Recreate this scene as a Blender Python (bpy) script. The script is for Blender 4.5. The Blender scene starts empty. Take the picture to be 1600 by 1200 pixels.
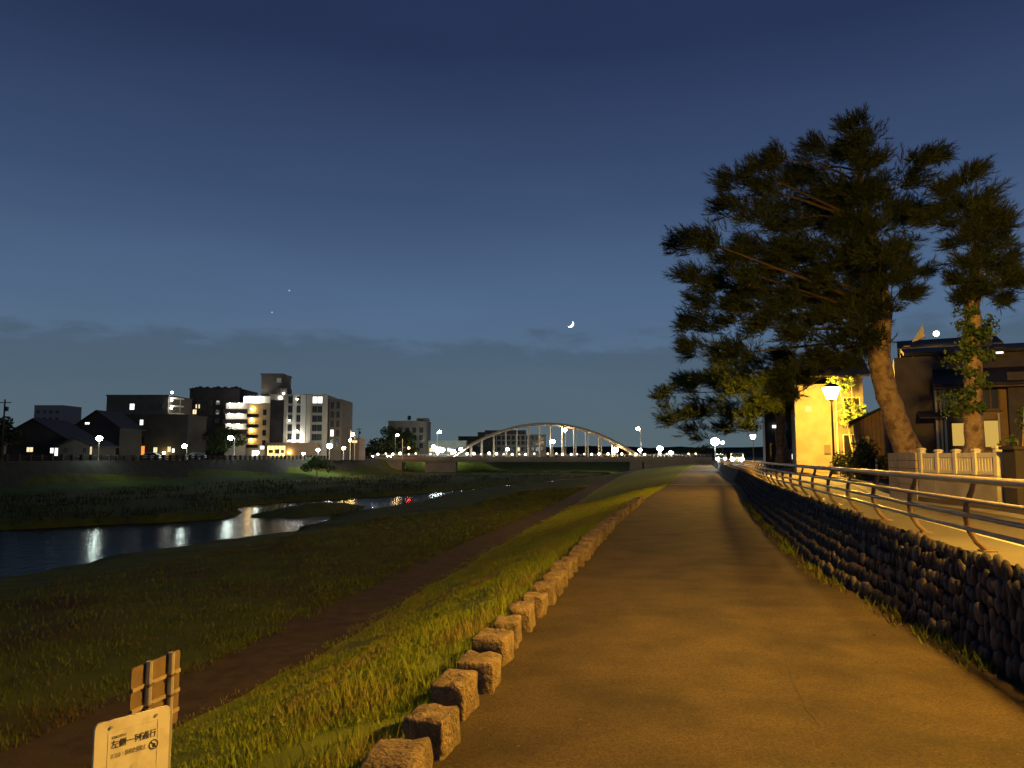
import bpy, bmesh, math, random
import numpy as np
from mathutils import Vector, noise as mnoise
random.seed(7); RNG = np.random.default_rng(7)
sc = bpy.context.scene
R = math.radians
# ------------------------------------------------------------------ camera, sky, exposure
HC = 1.9; PITCH = math.atan(114/1200)
cam_d = bpy.data.cameras.new('camera'); cam = bpy.data.objects.new('camera', cam_d)
sc.collection.objects.link(cam); sc.camera = cam
cam.location = (0, 0, HC); cam.rotation_euler = (R(90)+PITCH, 0, 0)
cam_d.sensor_width = 36; cam_d.lens = 27; cam_d.clip_start = .05; cam_d.clip_end = 9000
sc.view_settings.view_transform = 'Standard'; sc.view_settings.look = 'None'
sc.view_settings.exposure = 0; sc.view_settings.gamma = 1
sc.render.engine = 'CYCLES'
cy = sc.cycles
cy.use_denoising = True; cy.use_light_tree = True; cy.max_bounces = 4; cy.diffuse_bounces = 2
cy.glossy_bounces = 2; cy.transmission_bounces = 2; cy.transparent_max_bounces = 4
cy.sample_clamp_indirect = 3; cy.caustics_reflective = False; cy.caustics_refractive = False
cy.use_adaptive_sampling = True; cy.adaptive_threshold = .02

world = bpy.data.worlds.new('World'); sc.world = world; world.use_nodes = True
def build_world():
    nt = world.node_tree; N = nt.nodes; L = nt.links; N.clear()
    out = N.new('ShaderNodeOutputWorld'); bg = N.new('ShaderNodeBackground')
    sky = N.new('ShaderNodeTexSky'); sky.sky_type = 'NISHITA'; sky.sun_disc = False
    sky.sun_elevation = R(-3.0); sky.sun_rotation = R(20); sky.air_density = 1.0
    sky.dust_density = .3; sky.ozone_density = 4.0
    bg.inputs['Strength'].default_value = 1.0
    tc = N.new('ShaderNodeTexCoord'); sep = N.new('ShaderNodeSeparateXYZ')
    L.new(tc.outputs['Generated'], sep.inputs[0])
    # twilight sky: the physical sky, with a colour ramp by elevation added
    sm = N.new('ShaderNodeVectorMath'); sm.operation = 'SCALE'; sm.inputs['Scale'].default_value = SKY_GAIN
    L.new(sky.outputs[0], sm.inputs[0])
    ramp = N.new('ShaderNodeValToRGB'); L.new(sep.outputs['Z'], ramp.inputs[0])
    e = ramp.color_ramp.elements
    e[0].position = 0.0; e[0].color = (*SKY_STOPS[0][1], 1); e[1].position = SKY_STOPS[-1][0]; e[1].color = (*SKY_STOPS[-1][1], 1)
    for p, c in SKY_STOPS[1:-1]:
        k = e.new(p); k.color = (*c, 1)
    add = N.new('ShaderNodeVectorMath'); add.operation = 'ADD'
    L.new(sm.outputs[0], add.inputs[0]); L.new(ramp.outputs[0], add.inputs[1])
    # low cloud bank with an uneven upper edge
    mp = N.new('ShaderNodeMapping'); mp.inputs['Scale'].default_value = (1, 1, 3.2); L.new(tc.outputs['Generated'], mp.inputs[0])
    n1 = N.new('ShaderNodeTexNoise'); n1.inputs['Scale'].default_value = 13; n1.inputs['Detail'].default_value = 7; n1.inputs['Roughness'].default_value = .6
    L.new(mp.outputs[0], n1.inputs['Vector'])
    m1 = N.new('ShaderNodeMath'); m1.operation = 'MULTIPLY_ADD'; m1.inputs[1].default_value = .11; m1.inputs[2].default_value = .148-.055
    L.new(n1.outputs['Fac'], m1.inputs[0])
    m2 = N.new('ShaderNodeMath'); m2.operation = 'SUBTRACT'; L.new(m1.outputs[0], m2.inputs[0]); L.new(sep.outputs['Z'], m2.inputs[1])
    mr = N.new('ShaderNodeMapRange'); mr.interpolation_type = 'SMOOTHSTEP'
    mr.inputs['From Min'].default_value = -.015; mr.inputs['From Max'].default_value = .017; L.new(m2.outputs[0], mr.inputs['Value'])
    cm = N.new('ShaderNodeMath'); cm.operation = 'MULTIPLY'; cm.inputs[1].default_value = .55; L.new(mr.outputs[0], cm.inputs[0])
    cr = N.new('ShaderNodeValToRGB'); L.new(sep.outputs['Z'], cr.inputs[0])
    c = cr.color_ramp.elements
    c[0].position = 0; c[0].color = (.080, .116, .132, 1); c[1].position = .16; c[1].color = (.056, .086, .120, 1)
    mix = N.new('ShaderNodeMix'); mix.data_type = 'RGBA'
    L.new(cm.outputs[0], mix.inputs['Factor']); L.new(add.outputs[0], mix.inputs[6]); L.new(cr.outputs[0], mix.inputs[7])
    # thin high cloud streaks
    mp2 = N.new('ShaderNodeMapping'); mp2.inputs['Scale'].default_value = (1.2, 1.2, 6); L.new(tc.outputs['Generated'], mp2.inputs[0])
    n2 = N.new('ShaderNodeTexNoise'); n2.inputs['Scale'].default_value = 2.6; n2.inputs['Detail'].default_value = 5; L.new(mp2.outputs[0], n2.inputs['Vector'])
    r2 = N.new('ShaderNodeMapRange'); r2.inputs['From Min'].default_value = .35; r2.inputs['From Max'].default_value = .7
    r2.inputs['To Min'].default_value = .965; r2.inputs['To Max'].default_value = 1.04; L.new(n2.outputs['Fac'], r2.inputs['Value'])
    fin = N.new('ShaderNodeVectorMath'); fin.operation = 'SCALE'
    L.new(mix.outputs[2], fin.inputs[0]); L.new(r2.outputs[0], fin.inputs['Scale'])
    L.new(fin.outputs[0], bg.inputs['Color']); L.new(bg.outputs[0], out.inputs[0])
SKY_GAIN = 0.10
SKY_STOPS = [(0.0, (.105, .160, .185)), (.10, (.094, .154, .222)), (.20, (.075, .130, .220)),
             (.32, (.043, .076, .152)), (.48, (.019, .032, .080)), (1.0, (.008, .014, .040))]
build_world()

# ------------------------------------------------------------------ helpers
col = sc.collection
def at(px, py, D):
    "world point seen at photo position (px, py) that lies D metres ahead"
    u = (px-800)/1200; v = (600-py)/1200
    b = math.cos(PITCH)-v*math.sin(PITCH); c = math.sin(PITCH)+v*math.cos(PITCH); t = D/b
    return Vector((u*t, D, HC+c*t))
def lerp_curve(pts):
    ys = np.array([p[0] for p in pts], float); xs = np.array([p[1] for p in pts], float)
    sl = np.gradient(xs, ys)
    def f(y):
        if y <= ys[0]: return float(xs[0]+sl[0]*(y-ys[0]))
        if y >= ys[-1]: return float(xs[-1]+sl[-1]*(y-ys[-1]))
        i = int(np.searchsorted(ys, y)-1); h = ys[i+1]-ys[i]; s = (y-ys[i])/h
        return float((2*s**3-3*s**2+1)*xs[i]+(s**3-2*s*s+s)*h*sl[i]+(-2*s**3+3*s*s)*xs[i+1]+(s**3-s*s)*h*sl[i+1])
    return f
class MB:
    "collects shapes for one mesh"
    def __init__(s): s.v = []; s.f = []
    def add(s, vs, fs):
        n = len(s.v); s.v += [tuple(p) for p in vs]; s.f += [tuple(i+n for i in q) for q in fs]; return s
    def box(s, c, d, rz=0, rx=0, ry=0, taper=0):
        from mathutils import Euler
        M = Euler((rx, ry, rz)).to_matrix(); vs = []
        for z in (-1, 1):
            k = 1-taper*(z > 0)
            for x, y in ((-1, -1), (1, -1), (1, 1), (-1, 1)):
                vs.append(M @ Vector((x*d[0]/2*k, y*d[1]/2*k, z*d[2]/2))+Vector(c))
        return s.add(vs, [(3, 2, 1, 0), (4, 5, 6, 7), (0, 1, 5, 4), (1, 2, 6, 5), (2, 3, 7, 6), (3, 0, 4, 7)])
    def b2(s, x0, x1, y0, y1, z0, z1):
        return s.box(((x0+x1)/2, (y0+y1)/2, (z0+z1)/2), (x1-x0, y1-y0, z1-z0))
    def tube(s, pts, rad, n=8, cap=True):
        pts = [Vector(p) for p in pts]; m = len(pts)
        rad = rad if hasattr(rad, '__len__') else [rad]*m
        vs = []; fs = []
        up = Vector((0, 0, 1)); t0 = (pts[1]-pts[0]).normalized()
        a = t0.cross(up) if abs(t0.z) < .95 else t0.cross(Vector((0, 1, 0))); a.normalize()
        for i, p in enumerate(pts):
            t = (pts[min(i+1, m-1)]-pts[max(i-1, 0)]).normalized()
            a = (a-t*a.dot(t)).normalized(); b = t.cross(a)
            for k in range(n):
                w = 2*math.pi*k/n; vs.append(p+(a*math.cos(w)+b*math.sin(w))*rad[i])
        for i in range(m-1):
            for k in range(n):
                k2 = (k+1) % n; fs.append((i*n+k, i*n+k2, (i+1)*n+k2, (i+1)*n+k))
        if cap: fs += [tuple(range(n))[::-1], tuple(range((m-1)*n, m*n))]
        return s.add(vs, fs)
    def ball(s, c, r, seg=8, rings=6, sq=(1, 1, 1)):
        vs = [(c[0], c[1], c[2]-r*sq[2])]; fs = []
        for i in range(1, rings):
            a = -math.pi/2+math.pi*i/rings
            for k in range(seg):
                w = 2*math.pi*k/seg
                vs.append((c[0]+r*sq[0]*math.cos(a)*math.cos(w), c[1]+r*sq[1]*math.cos(a)*math.sin(w), c[2]+r*sq[2]*math.sin(a)))
        vs.append((c[0], c[1], c[2]+r*sq[2])); top = len(vs)-1
        for k in range(seg):
            k2 = (k+1) % seg
            fs.append((0, 1+k2, 1+k)); fs.append((top, top-seg+k, top-seg+k2))
            for i in range(rings-2):
                o = 1+i*seg; fs.append((o+k, o+k2, o+seg+k2, o+seg+k))
        return s.add(vs, fs)
    def prism(s, poly, d):
        "extrudes a closed polygon of 3-D points by vector d"
        n = len(poly); P = [Vector(p) for p in poly]; d = Vector(d)
        fs = [tuple(range(n))[::-1], tuple(range(n, 2*n))]+[(i, (i+1) % n, (i+1) % n+n, i+n) for i in range(n)]
        return s.add(P+[p+d for p in P], fs)
    def strip(s, rows):
        "surface through rows of points"
        n = len(rows[0]); vs = [p for r in rows for p in r]; fs = []
        for i in range(len(rows)-1):
            for k in range(n-1): fs.append((i*n+k, i*n+k+1, (i+1)*n+k+1, (i+1)*n+k))
        return s.add(vs, fs)
    def mesh(s, name, mat, smooth=False, fix=True):
        me = bpy.data.meshes.new(name); me.from_pydata(s.v, [], s.f)
        if fix:
            bm = bmesh.new(); bm.from_mesh(me); bmesh.ops.recalc_face_normals(bm, faces=bm.faces); bm.to_mesh(me); bm.free()
        if mat: me.materials.append(mat)
        if smooth: me.shade_smooth()
        return me
    def build(s, name, mat, parent=None, smooth=False, fix=True):
        return link(name, s.mesh(name, mat, smooth, fix), parent)
def link(name, me, parent=None, loc=None, rz=0):
    o = bpy.data.objects.new(name, me); col.objects.link(o)
    if parent:
        o.parent = parent; o.matrix_parent_inverse.identity()
    if loc is not None: o.location = loc
    if rz: o.rotation_euler[2] = rz
    return o
def tag(o, label=None, cat=None, group=None, kind=None):
    if label: o['label'] = label
    if cat: o['category'] = cat
    if group: o['group'] = group
    if kind: o['kind'] = kind
    return o
def thing(name, label, cat, loc=(0, 0, 0), rz=0, group=None):
    o = bpy.data.objects.new(name, None); col.objects.link(o); o.location = loc; o.rotation_euler[2] = rz
    o.empty_display_size = .2
    return tag(o, label, cat, group)
def copy_tree(o, parent=None):
    c = o.copy(); col.objects.link(c); c.parent = parent
    for ch in list(o.children): copy_tree(ch, c)
    return c

# ------------------------------------------------------------------ materials
MATS = {}
def mat(name, c, rough=.8, metal=0, c2=None, scale=4, detail=6, bump=0, bscale=30, spec=.35, c3=None, scale3=.6, coord='Object'):
    m = bpy.data.materials.new(name); m.use_nodes = True; nt = m.node_tree; N = nt.nodes; L = nt.links
    b = N['Principled BSDF']; b.inputs['Roughness'].default_value = rough; b.inputs['Metallic'].default_value = metal
    b.inputs['Specular IOR Level'].default_value = spec; b.inputs['Base Color'].default_value = (*c, 1)
    tc = N.new('ShaderNodeTexCoord'); geo = N.new('ShaderNodeNewGeometry')
    vec = geo.outputs['Position'] if coord == 'World' else tc.outputs['Object']
    src = None
    if c2:
        n = N.new('ShaderNodeTexNoise'); n.inputs['Scale'].default_value = scale; n.inputs['Detail'].default_value = detail
        L.new(vec, n.inputs['Vector'])
        r = N.new('ShaderNodeValToRGB'); r.color_ramp.elements[0].position = .34; r.color_ramp.elements[1].position = .66
        r.color_ramp.elements[0].color = (*c, 1); r.color_ramp.elements[1].color = (*c2, 1)
        L.new(n.outputs['Fac'], r.inputs[0]); src = r.outputs[0]
        if c3:
            n3 = N.new('ShaderNodeTexNoise'); n3.inputs['Scale'].default_value = scale3; n3.inputs['Detail'].default_value = 5
            L.new(vec, n3.inputs['Vector'])
            mr = N.new('ShaderNodeMapRange'); mr.inputs['From Min'].default_value = .48; mr.inputs['From Max'].default_value = .68
            L.new(n3.outputs['Fac'], mr.inputs['Value'])
            mx = N.new('ShaderNodeMix'); mx.data_type = 'RGBA'; L.new(mr.outputs[0], mx.inputs['Factor'])
            L.new(src, mx.inputs[6]); mx.inputs[7].default_value = (*c3, 1); src = mx.outputs[2]
        L.new(src, b.inputs['Base Color'])
    if bump:
        n = N.new('ShaderNodeTexNoise'); n.inputs['Scale'].default_value = bscale; n.inputs['Detail'].default_value = 6
        L.new(vec, n.inputs['Vector'])
        bp = N.new('ShaderNodeBump'); bp.inputs['Strength'].default_value = bump; bp.inputs['Distance'].default_value = .02
        L.new(n.outputs['Fac'], bp.inputs['Height']); L.new(bp.outputs[0], b.inputs['Normal'])
    MATS[name] = m; return m
def add_grain(m, scale=130, lo=.62, hi=1.45):
    nt = m.node_tree; N = nt.nodes; L = nt.links; b = N['Principled BSDF']; src = b.inputs['Base Color'].links[0].from_socket
    geo = N.new('ShaderNodeNewGeometry'); v = N.new('ShaderNodeTexVoronoi'); v.inputs['Scale'].default_value = scale; L.new(geo.outputs['Position'], v.inputs['Vector'])
    sp = N.new('ShaderNodeSeparateColor'); L.new(v.outputs['Color'], sp.inputs[0])
    r = N.new('ShaderNodeMapRange'); r.inputs['To Min'].default_value = lo; r.inputs['To Max'].default_value = hi; L.new(sp.outputs[0], r.inputs['Value'])
    mx = N.new('ShaderNodeVectorMath'); mx.operation = 'SCALE'; L.new(src, mx.inputs[0]); L.new(r.outputs[0], mx.inputs['Scale']); L.new(mx.outputs[0], b.inputs['Base Color'])
def emit(name, c, s, sample=True):
    m = bpy.data.materials.new(name); m.use_nodes = True; nt = m.node_tree; nt.nodes.clear()
    o = nt.nodes.new('ShaderNodeOutputMaterial'); e = nt.nodes.new('ShaderNodeEmission')
    e.inputs[0].default_value = (*c, 1); e.inputs[1].default_value = s; nt.links.new(e.outputs[0], o.inputs[0])
    m.cycles.emission_sampling = 'FRONT' if sample else 'NONE'
    MATS[name] = m; return m
WARM = (1, .52, .06); COOL = (.82, 1, .88); SOFT = (1, .82, .5)
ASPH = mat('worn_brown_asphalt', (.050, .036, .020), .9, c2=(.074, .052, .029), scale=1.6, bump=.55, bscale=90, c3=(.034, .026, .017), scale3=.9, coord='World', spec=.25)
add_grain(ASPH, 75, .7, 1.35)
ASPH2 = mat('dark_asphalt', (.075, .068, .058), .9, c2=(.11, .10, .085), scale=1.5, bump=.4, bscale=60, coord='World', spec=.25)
ROADM = mat('road_asphalt', (.10, .09, .075), .85, c2=(.15, .135, .11), scale=1.2, bump=.4, bscale=80, c3=(.08, .07, .06), scale3=.3, coord='World')
DIRT = mat('trodden_earth', (.062, .045, .030), .95, c2=(.098, .072, .048), scale=3, bump=.7, bscale=25, c3=(.08, .065, .03), scale3=.9, coord='World', spec=.1)
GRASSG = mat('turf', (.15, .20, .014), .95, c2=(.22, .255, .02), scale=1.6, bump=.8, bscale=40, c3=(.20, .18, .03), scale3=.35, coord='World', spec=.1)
TURFD = mat('dimmed_turf', (.072, .095, .011), .95, c2=(.115, .135, .018), scale=1.1, bump=.9, bscale=30, c3=(.085, .065, .022), scale3=.3, coord='World', spec=.1)  # turf darkened riverward to imitate the lamplight falling off
BLADED = mat('dimmed_blades', (.075, .105, .011), .8, c2=(.125, .15, .02), scale=1.5, c3=(.10, .075, .028), scale3=.5, coord='World', spec=.15)  # darkened like the turf: lamp fall-off put into the blade colour
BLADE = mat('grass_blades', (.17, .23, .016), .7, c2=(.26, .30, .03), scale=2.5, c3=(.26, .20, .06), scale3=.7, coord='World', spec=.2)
STONE = mat('edging_granite', (.15, .108, .062), .9, c2=(.27, .20, .125), scale=9, bump=1.6, bscale=30, c3=(.12, .09, .055), scale3=4, coord='World')
add_grain(STONE, 110, .7, 1.35)
COB = [mat('cobble_%s' % n, a, .75, c2=b, scale=14, bump=.5, bscale=50, coord='World') for n, a, b in
       (('grey', (.022, .020, .022), (.040, .035, .038)), ('brown', (.030, .019, .017), (.050, .032, .027)), ('pale', (.07, .058, .052), (.13, .105, .092)), ('dark', (.020, .018, .020), (.036, .032, .034)))]
MORT = mat('wall_earth', (.035, .032, .03), .95, c2=(.06, .05, .045), scale=8, bump=.6, bscale=30, coord='World')
CONC = mat('concrete', (.34, .31, .27), .85, c2=(.42, .39, .34), scale=2.5, bump=.25, bscale=40, c3=(.25, .22, .19), scale3=1.2, coord='World')
BLOCK = mat('block_wall', (.42, .35, .24), .85, c2=(.50, .43, .31), scale=5, bump=.4, bscale=40, c3=(.30, .25, .17), scale3=1.5, coord='World')
STEEL = mat('rail_steel', (.36, .32, .26), .45, metal=.2, c2=(.28, .25, .20), scale=6)
STEELD = mat('rail_bracket', (.14, .095, .06), .55, metal=.3, c2=(.20, .14, .09), scale=9)
CREAM = mat('cream_paint', (.74, .68, .50), .6, c2=(.80, .74, .57), scale=6)
WHITEP = mat('sign_white', (.88, .82, .60), .55, c2=(.80, .73, .52), scale=7, c3=(.66, .58, .40), scale3=11)
INK = mat('ink', (.06, .05, .04), .8); INKG = mat('ink_faded', (.40, .36, .28), .8); INKF = mat('ink_pale', (.70, .64, .46), .8)
TAN = mat('sign_back', (.17, .115, .065), .6, metal=.1, c2=(.22, .15, .09), scale=10)
RIBM = mat('sign_rib', (.34, .26, .17), .6, c2=(.40, .31, .21), scale=8)
GALV = mat('galvanised', (.52, .48, .42), .45, metal=.4, c2=(.45, .41, .35), scale=15)
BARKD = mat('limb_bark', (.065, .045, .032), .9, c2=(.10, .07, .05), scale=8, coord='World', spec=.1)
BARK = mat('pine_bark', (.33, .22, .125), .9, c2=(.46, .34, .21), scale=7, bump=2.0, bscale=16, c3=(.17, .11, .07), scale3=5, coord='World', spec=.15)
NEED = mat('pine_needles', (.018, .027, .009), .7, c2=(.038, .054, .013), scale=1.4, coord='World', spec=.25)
NEED2 = mat('pine_needles_lamplit', (.045, .068, .012), .65, c2=(.090, .125, .020), scale=.9, coord='World', spec=.25)  # needle colour lightened to imitate the glow of the lamp
LEAF = mat('ivy_leaves', (.045, .085, .020), .6, c2=(.10, .15, .035), scale=2.2, coord='World', spec=.3)
HEDGE = mat('hedge_leaves', (.040, .062, .018), .7, c2=(.075, .10, .03), scale=3, coord='World', spec=.2)
DLEAF = mat('far_leaves', (.025, .035, .014), .8, c2=(.05, .06, .022), scale=.5, coord='World', spec=.1)
IRON = mat('lamp_iron', (.035, .032, .03), .5, metal=.5)
WOOD = mat('weathered_wood', (.16, .105, .065), .8, c2=(.23, .155, .10), scale=6, bump=.3, bscale=30, coord='World')
CLAD = mat('dark_cladding', (.085, .075, .085), .75, c2=(.12, .105, .115), scale=3, coord='World')
PLAST = mat('pale_render', (.21, .185, .14), .85, c2=(.28, .245, .185), scale=1.2, coord='World', bump=.15, bscale=60)
BROWNW = mat('brown_boarding', (.30, .20, .12), .8, c2=(.38, .26, .16), scale=4, coord='World')
TILE = mat('roof_tile', (.030, .029, .031), .7, c2=(.05, .048, .048), scale=4, coord='World')
GLASSD = mat('dark_glass', (.02, .025, .03), .12, spec=.6)
FACE = mat('apartment_tile', (.42, .38, .31), .8, c2=(.50, .46, .38), scale=.5, coord='World')
FACEW = mat('apartment_white', (.70, .68, .60), .8, c2=(.76, .74, .66), scale=.5, coord='World')
FACEY = mat('apartment_ochre', (.62, .48, .26), .8, c2=(.68, .55, .32), scale=.5, coord='World')
FACEG = mat('apartment_grey', (.11, .095, .080), .85, c2=(.15, .13, .11), scale=.4, coord='World')
FACED = mat('dark_block', (.035, .030, .029), .85, c2=(.055, .047, .043), scale=.4, coord='World')
BRIDGEM = mat('bridge_beige', (.55, .46, .34), .6, c2=(.62, .53, .40), scale=.6, coord='World')
DECKM = mat('bridge_concrete', (.30, .26, .21), .8, c2=(.37, .33, .27), scale=.4, coord='World')
CARW = mat('car_white', (.72, .72, .70), .25, spec=.6); CARD = mat('car_dark', (.05, .05, .055), .25, spec=.6)
RUBB = mat('tyre_rubber', (.02, .02, .02), .9)
PAINT = mat('road_paint', (.62, .58, .48), .8, c2=(.45, .42, .35), scale=9, coord='World')
L_NEAR = emit('lantern_glow', WARM, 1350)
L_ROW = emit('lantern_glow_row', WARM, 2300)
L_COOL = emit('street_lamp_white', COOL, 130)
L_COOL2 = emit('street_lamp_dim', COOL, 90)
L_WARMF = emit('street_lamp_warm', (1, .70, .30), 110)
L_BRG = emit('bridge_lamp_glow', (1, .86, .62), 9)
L_WIN = emit('window_warm', (1, .80, .45), 1.2, False)
L_WINW = emit('window_white', (1, .97, .88), 2.2, False)
L_STAIR = emit('stair_light', (1, .96, .86), 42)
L_STAIRY = emit('stair_light_warm', (1, .66, .20), 90)
L_BRG2 = emit('bridge_lamp_dim', (1, .80, .50), 4)
L_COOLB = emit('street_lamp_bluish', (.92, .96, 1), 110)
L_SHOP = emit('shop_window', (1, .74, .22), 2.6)
L_SIGN = emit('sign_panel', (.95, 1, .92), 30)
L_RED = emit('signal_red', (1, .05, .02), 160)
L_YEL = emit('signal_amber', (1, .55, .06), 110)
L_HEAD = emit('headlight', (1, .97, .9), 900)
L_MOON = emit('moonlight', (1, .99, .95), 5, False)
L_STAR = emit('starlight', (.8, .9, 1), .55, False)
L_ORNG = emit('porch_orange', (1, .32, .06), 1.2)
L_BLIND = emit('blind_glow', (1, .62, .13), .62, False)  # lower window blinds emit by themselves
def water_mat():
    m = mat('river_water', (.006, .008, .009), .16, spec=.5); nt = m.node_tree; N = nt.nodes; L = nt.links; b = N['Principled BSDF']
    b.inputs['IOR'].default_value = 1.04
    geo = N.new('ShaderNodeNewGeometry'); mp = N.new('ShaderNodeMapping'); mp.inputs['Scale'].default_value = (1, 1, 1)
    mp.inputs['Rotation'].default_value = (0, 0, R(10)); L.new(geo.outputs['Position'], mp.inputs[0])
    n = N.new('ShaderNodeTexNoise'); n.inputs['Scale'].default_value = 1.7; n.inputs['Detail'].default_value = 4; L.new(mp.outputs[0], n.inputs['Vector'])
    bp = N.new('ShaderNodeBump'); bp.inputs['Strength'].default_value = .55; bp.inputs['Distance'].default_value = .05
    L.new(n.outputs['Fac'], bp.inputs['Height']); L.new(bp.outputs[0], b.inputs['Normal'])
    return m
WATER = water_mat()

# ------------------------------------------------------------------ the valley: curves (y -> x)
kerb = lerp_curve([(-12, -1.6), (2, -.85), (4.9, -.43), (7.1, -.06), (9.9, .49), (17.1, 1.96), (30.5, 5.0), (53.7, 11), (100, 22.5), (164.5, 38.8), (240, 57.5), (420, 102)])
wtop = lerp_curve([(-12, 1.6), (2, 3.45), (6.65, 4.4), (8.25, 4.74), (10.6, 5.25), (13.4, 5.9), (20, 7.4), (28.7, 9.5), (51, 15.4), (73.5, 20.9), (120, 32.2), (164, 43), (240, 62), (420, 107)])
wbat = lerp_curve([(-12, .1), (6, .12), (8, .25), (10, .45), (13, .72), (18, .7), (30, .6), (50, .5), (420, .5)])
rfar = lerp_curve([(-12, 3.9), (2, 6.0), (8, 7.3), (14.2, 8.80), (17.2, 8.98), (19.4, 9.6), (27.4, 12.4), (38, 15.0), (51, 18.3), (73.5, 23.9), (120, 35.4), (164, 46.5), (240, 66), (420, 111)])
lowp = lerp_curve([(-12, -10), (5, -6.9), (11, -5.45), (13.2, -4.85), (16.5, -4.25), (22.6, -3.24), (32.1, -1.6), (50, 2.0), (84, 8.0), (160, 22.2), (240, 40), (420, 84)])
wnear = lerp_curve([(-12, -33), (20, -25.5), (33.6, -22), (38.4, -20.6), (45.5, -18.7), (52.5, -15.6), (60.5, -15.9), (73.7, -14.6), (85.9, -11.5), (108, -8.9), (124, -4.2), (170, 12), (222, 29.5), (420, 74)])
wfar = lerp_curve([(-12, -58), (20, -48), (59, -38.5), (63, -33), (67, -27.5), (75, -26), (82, -29.8), (92, -29), (100, -24), (110, -17), (131, -8.5), (170, 5.5), (222, 24), (420, 68)])
bank = lambda y: -40+.19*(y-240)
ROADZ = .93; FARZ = 1.3; WZ = -3.6
def sm(a, b, x): t = max(0, min(1, (x-a)/(b-a))); return t*t*(3-2*t)
def height(x, y):
    k = kerb(y); lp = lowp(y); e0 = k-.3; e1 = lp+1.05; e2 = lp-1.0; xw = wnear(y); xf = min(wfar(y), xw-5); xb = bank(y)
    n = mnoise.noise(Vector((x*.35, y*.35, 0))); n2 = mnoise.noise(Vector((x*1.3, y*1.3, 3)))
    wob = 1.1*mnoise.noise(Vector((x*.12, y*.12, 7)))+.5*mnoise.noise(Vector((x*.5, y*.5, 9)))
    if x >= e0: z = -.05
    elif x >= e1:
        t = (e0-x)/(e0-e1); z = -.05-1.75*(.75*t+.25*t*t*(3-2*t)); z += (n*.06+n2*.03)*4*t*(1-t)
    elif x >= e2: z = -1.8
    elif x >= xw+wob+.8:
        t = (e2-x)/max(.5, e2-xw-wob-.8); z = -1.8-1.25*t**1.2; z += (n*.10+n2*.04)*min(1, 4*t)
    elif x >= xw+wob-.6: z = -3.05-1.2*(xw+wob+.8-x)/1.4
    elif x >= xf+wob+.6: z = -4.25
    elif x >= xf+wob-.8: z = -4.25+1.15*(xf+wob+.6-x)/1.4
    elif x >= xb+9: z = -3.1+.25*sm(xf, xf-10, x)+n*.30+n2*.12
    elif x >= xb+2.6: z = -2.85+1.15*(xb+9-x)/6.4
    elif x >= xb: z = -1.7+(FARZ+1.7)*(xb+2.6-x)/2.6
    else: z = FARZ
    # gravel island grown over with weeds
    dx, dy = x+20.2, y-79; u = dx*.98-dy*.19; v = dx*.19+dy*.98
    d = (u/4.2)**2+(v/10)**2
    if d < 3 and z < -2.8: z = max(z, -4.25+1.5*math.exp(-d*.9)+n*.25)
    # the river passes under the bridge and bends away behind it
    if y > 249 and x < -3: z += (FARZ-z)*sm(249, 256, y)*max(0, min(1, (-3-x)/9))
    if y > 275: z += (1.0-z)*sm(275, 320, y)
    return z
def build_ground():
    ys = list(np.arange(-10, 30, .5))+list(np.arange(30, 70, 1.0))+list(np.arange(70, 150, 2.0))+list(np.arange(150, 330, 5.0))+[360, 420, 550, 800, 1300, 2200, 4000]
    ts = [-4200, -1500, -500, -150, -60, -25, -8, -2, -.4, .28, .36, .5, .8]+list(np.arange(1.1, 8.3, .35))+list(np.arange(8.5, 24, .6))+list(np.arange(24, 60, .9))+list(np.arange(60, 130, 2.2))+[135, 150, 200, 400, 900, 2000, 4200]
    vs = []; fs = []; m = len(ts)
    for y in ys:
        k = kerb(min(y, 420))
        for t in ts:
            x = k-t; vs.append((x, y, height(x, min(y, 420)) if t > .3 and y < 420 else (-.05 if y < 300 or t <= .3 else 1.0)))
    for i in range(len(ys)-1):
        for j in range(m-1): fs.append((i*m+j, i*m+j+1, (i+1)*m+j+1, (i+1)*m+j))
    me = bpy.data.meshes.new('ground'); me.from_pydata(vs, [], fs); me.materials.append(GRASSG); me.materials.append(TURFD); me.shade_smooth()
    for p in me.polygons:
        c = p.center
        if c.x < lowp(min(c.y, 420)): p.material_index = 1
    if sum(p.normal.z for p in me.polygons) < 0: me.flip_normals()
    tag(link('ground', me), kind='structure')
build_ground()
def sheet(name, fl, fr, ys, z, m, nx=6, zf=None):
    rows = []
    for y in ys:
        a, b = fl(y), fr(y); rows.append([(a+(b-a)*i/nx, y, (zf(a+(b-a)*i/nx, y) if zf else z)) for i in range(nx+1)])
    mb = MB().strip(rows); o = mb.build(name, m, fix=False)
    if o.data.polygons[0].normal.z < 0: o.data.flip_normals()
    return o
YN = list(np.arange(-10, 54.01, 1.0)); YF = list(np.arange(54, 236, 4.0))
wbase = lambda y: wtop(y)-wbat(y)
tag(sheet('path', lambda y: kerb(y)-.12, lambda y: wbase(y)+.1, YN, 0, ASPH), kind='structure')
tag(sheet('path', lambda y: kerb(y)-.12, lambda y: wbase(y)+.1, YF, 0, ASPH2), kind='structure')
tag(sheet('joint_strip', lambda y: kerb(y)-.1, lambda y: wbase(y), [53.2, 54.1], .004, CONC), kind='structure')
def seam():
    rows = []; random.seed(3)
    for i, y in enumerate(np.arange(5.6, 13.5, .12)):
        x = 2.05+.22*(y-5)+.05*math.sin(y*1.7)+random.uniform(-.012, .012); w = .003+.003*random.random()
        rows.append([(x-w, y, .004), (x+w, y, .004)])
    tag(MB().strip(rows).build('pavement_crack', MORT), kind='structure')
seam()
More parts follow.
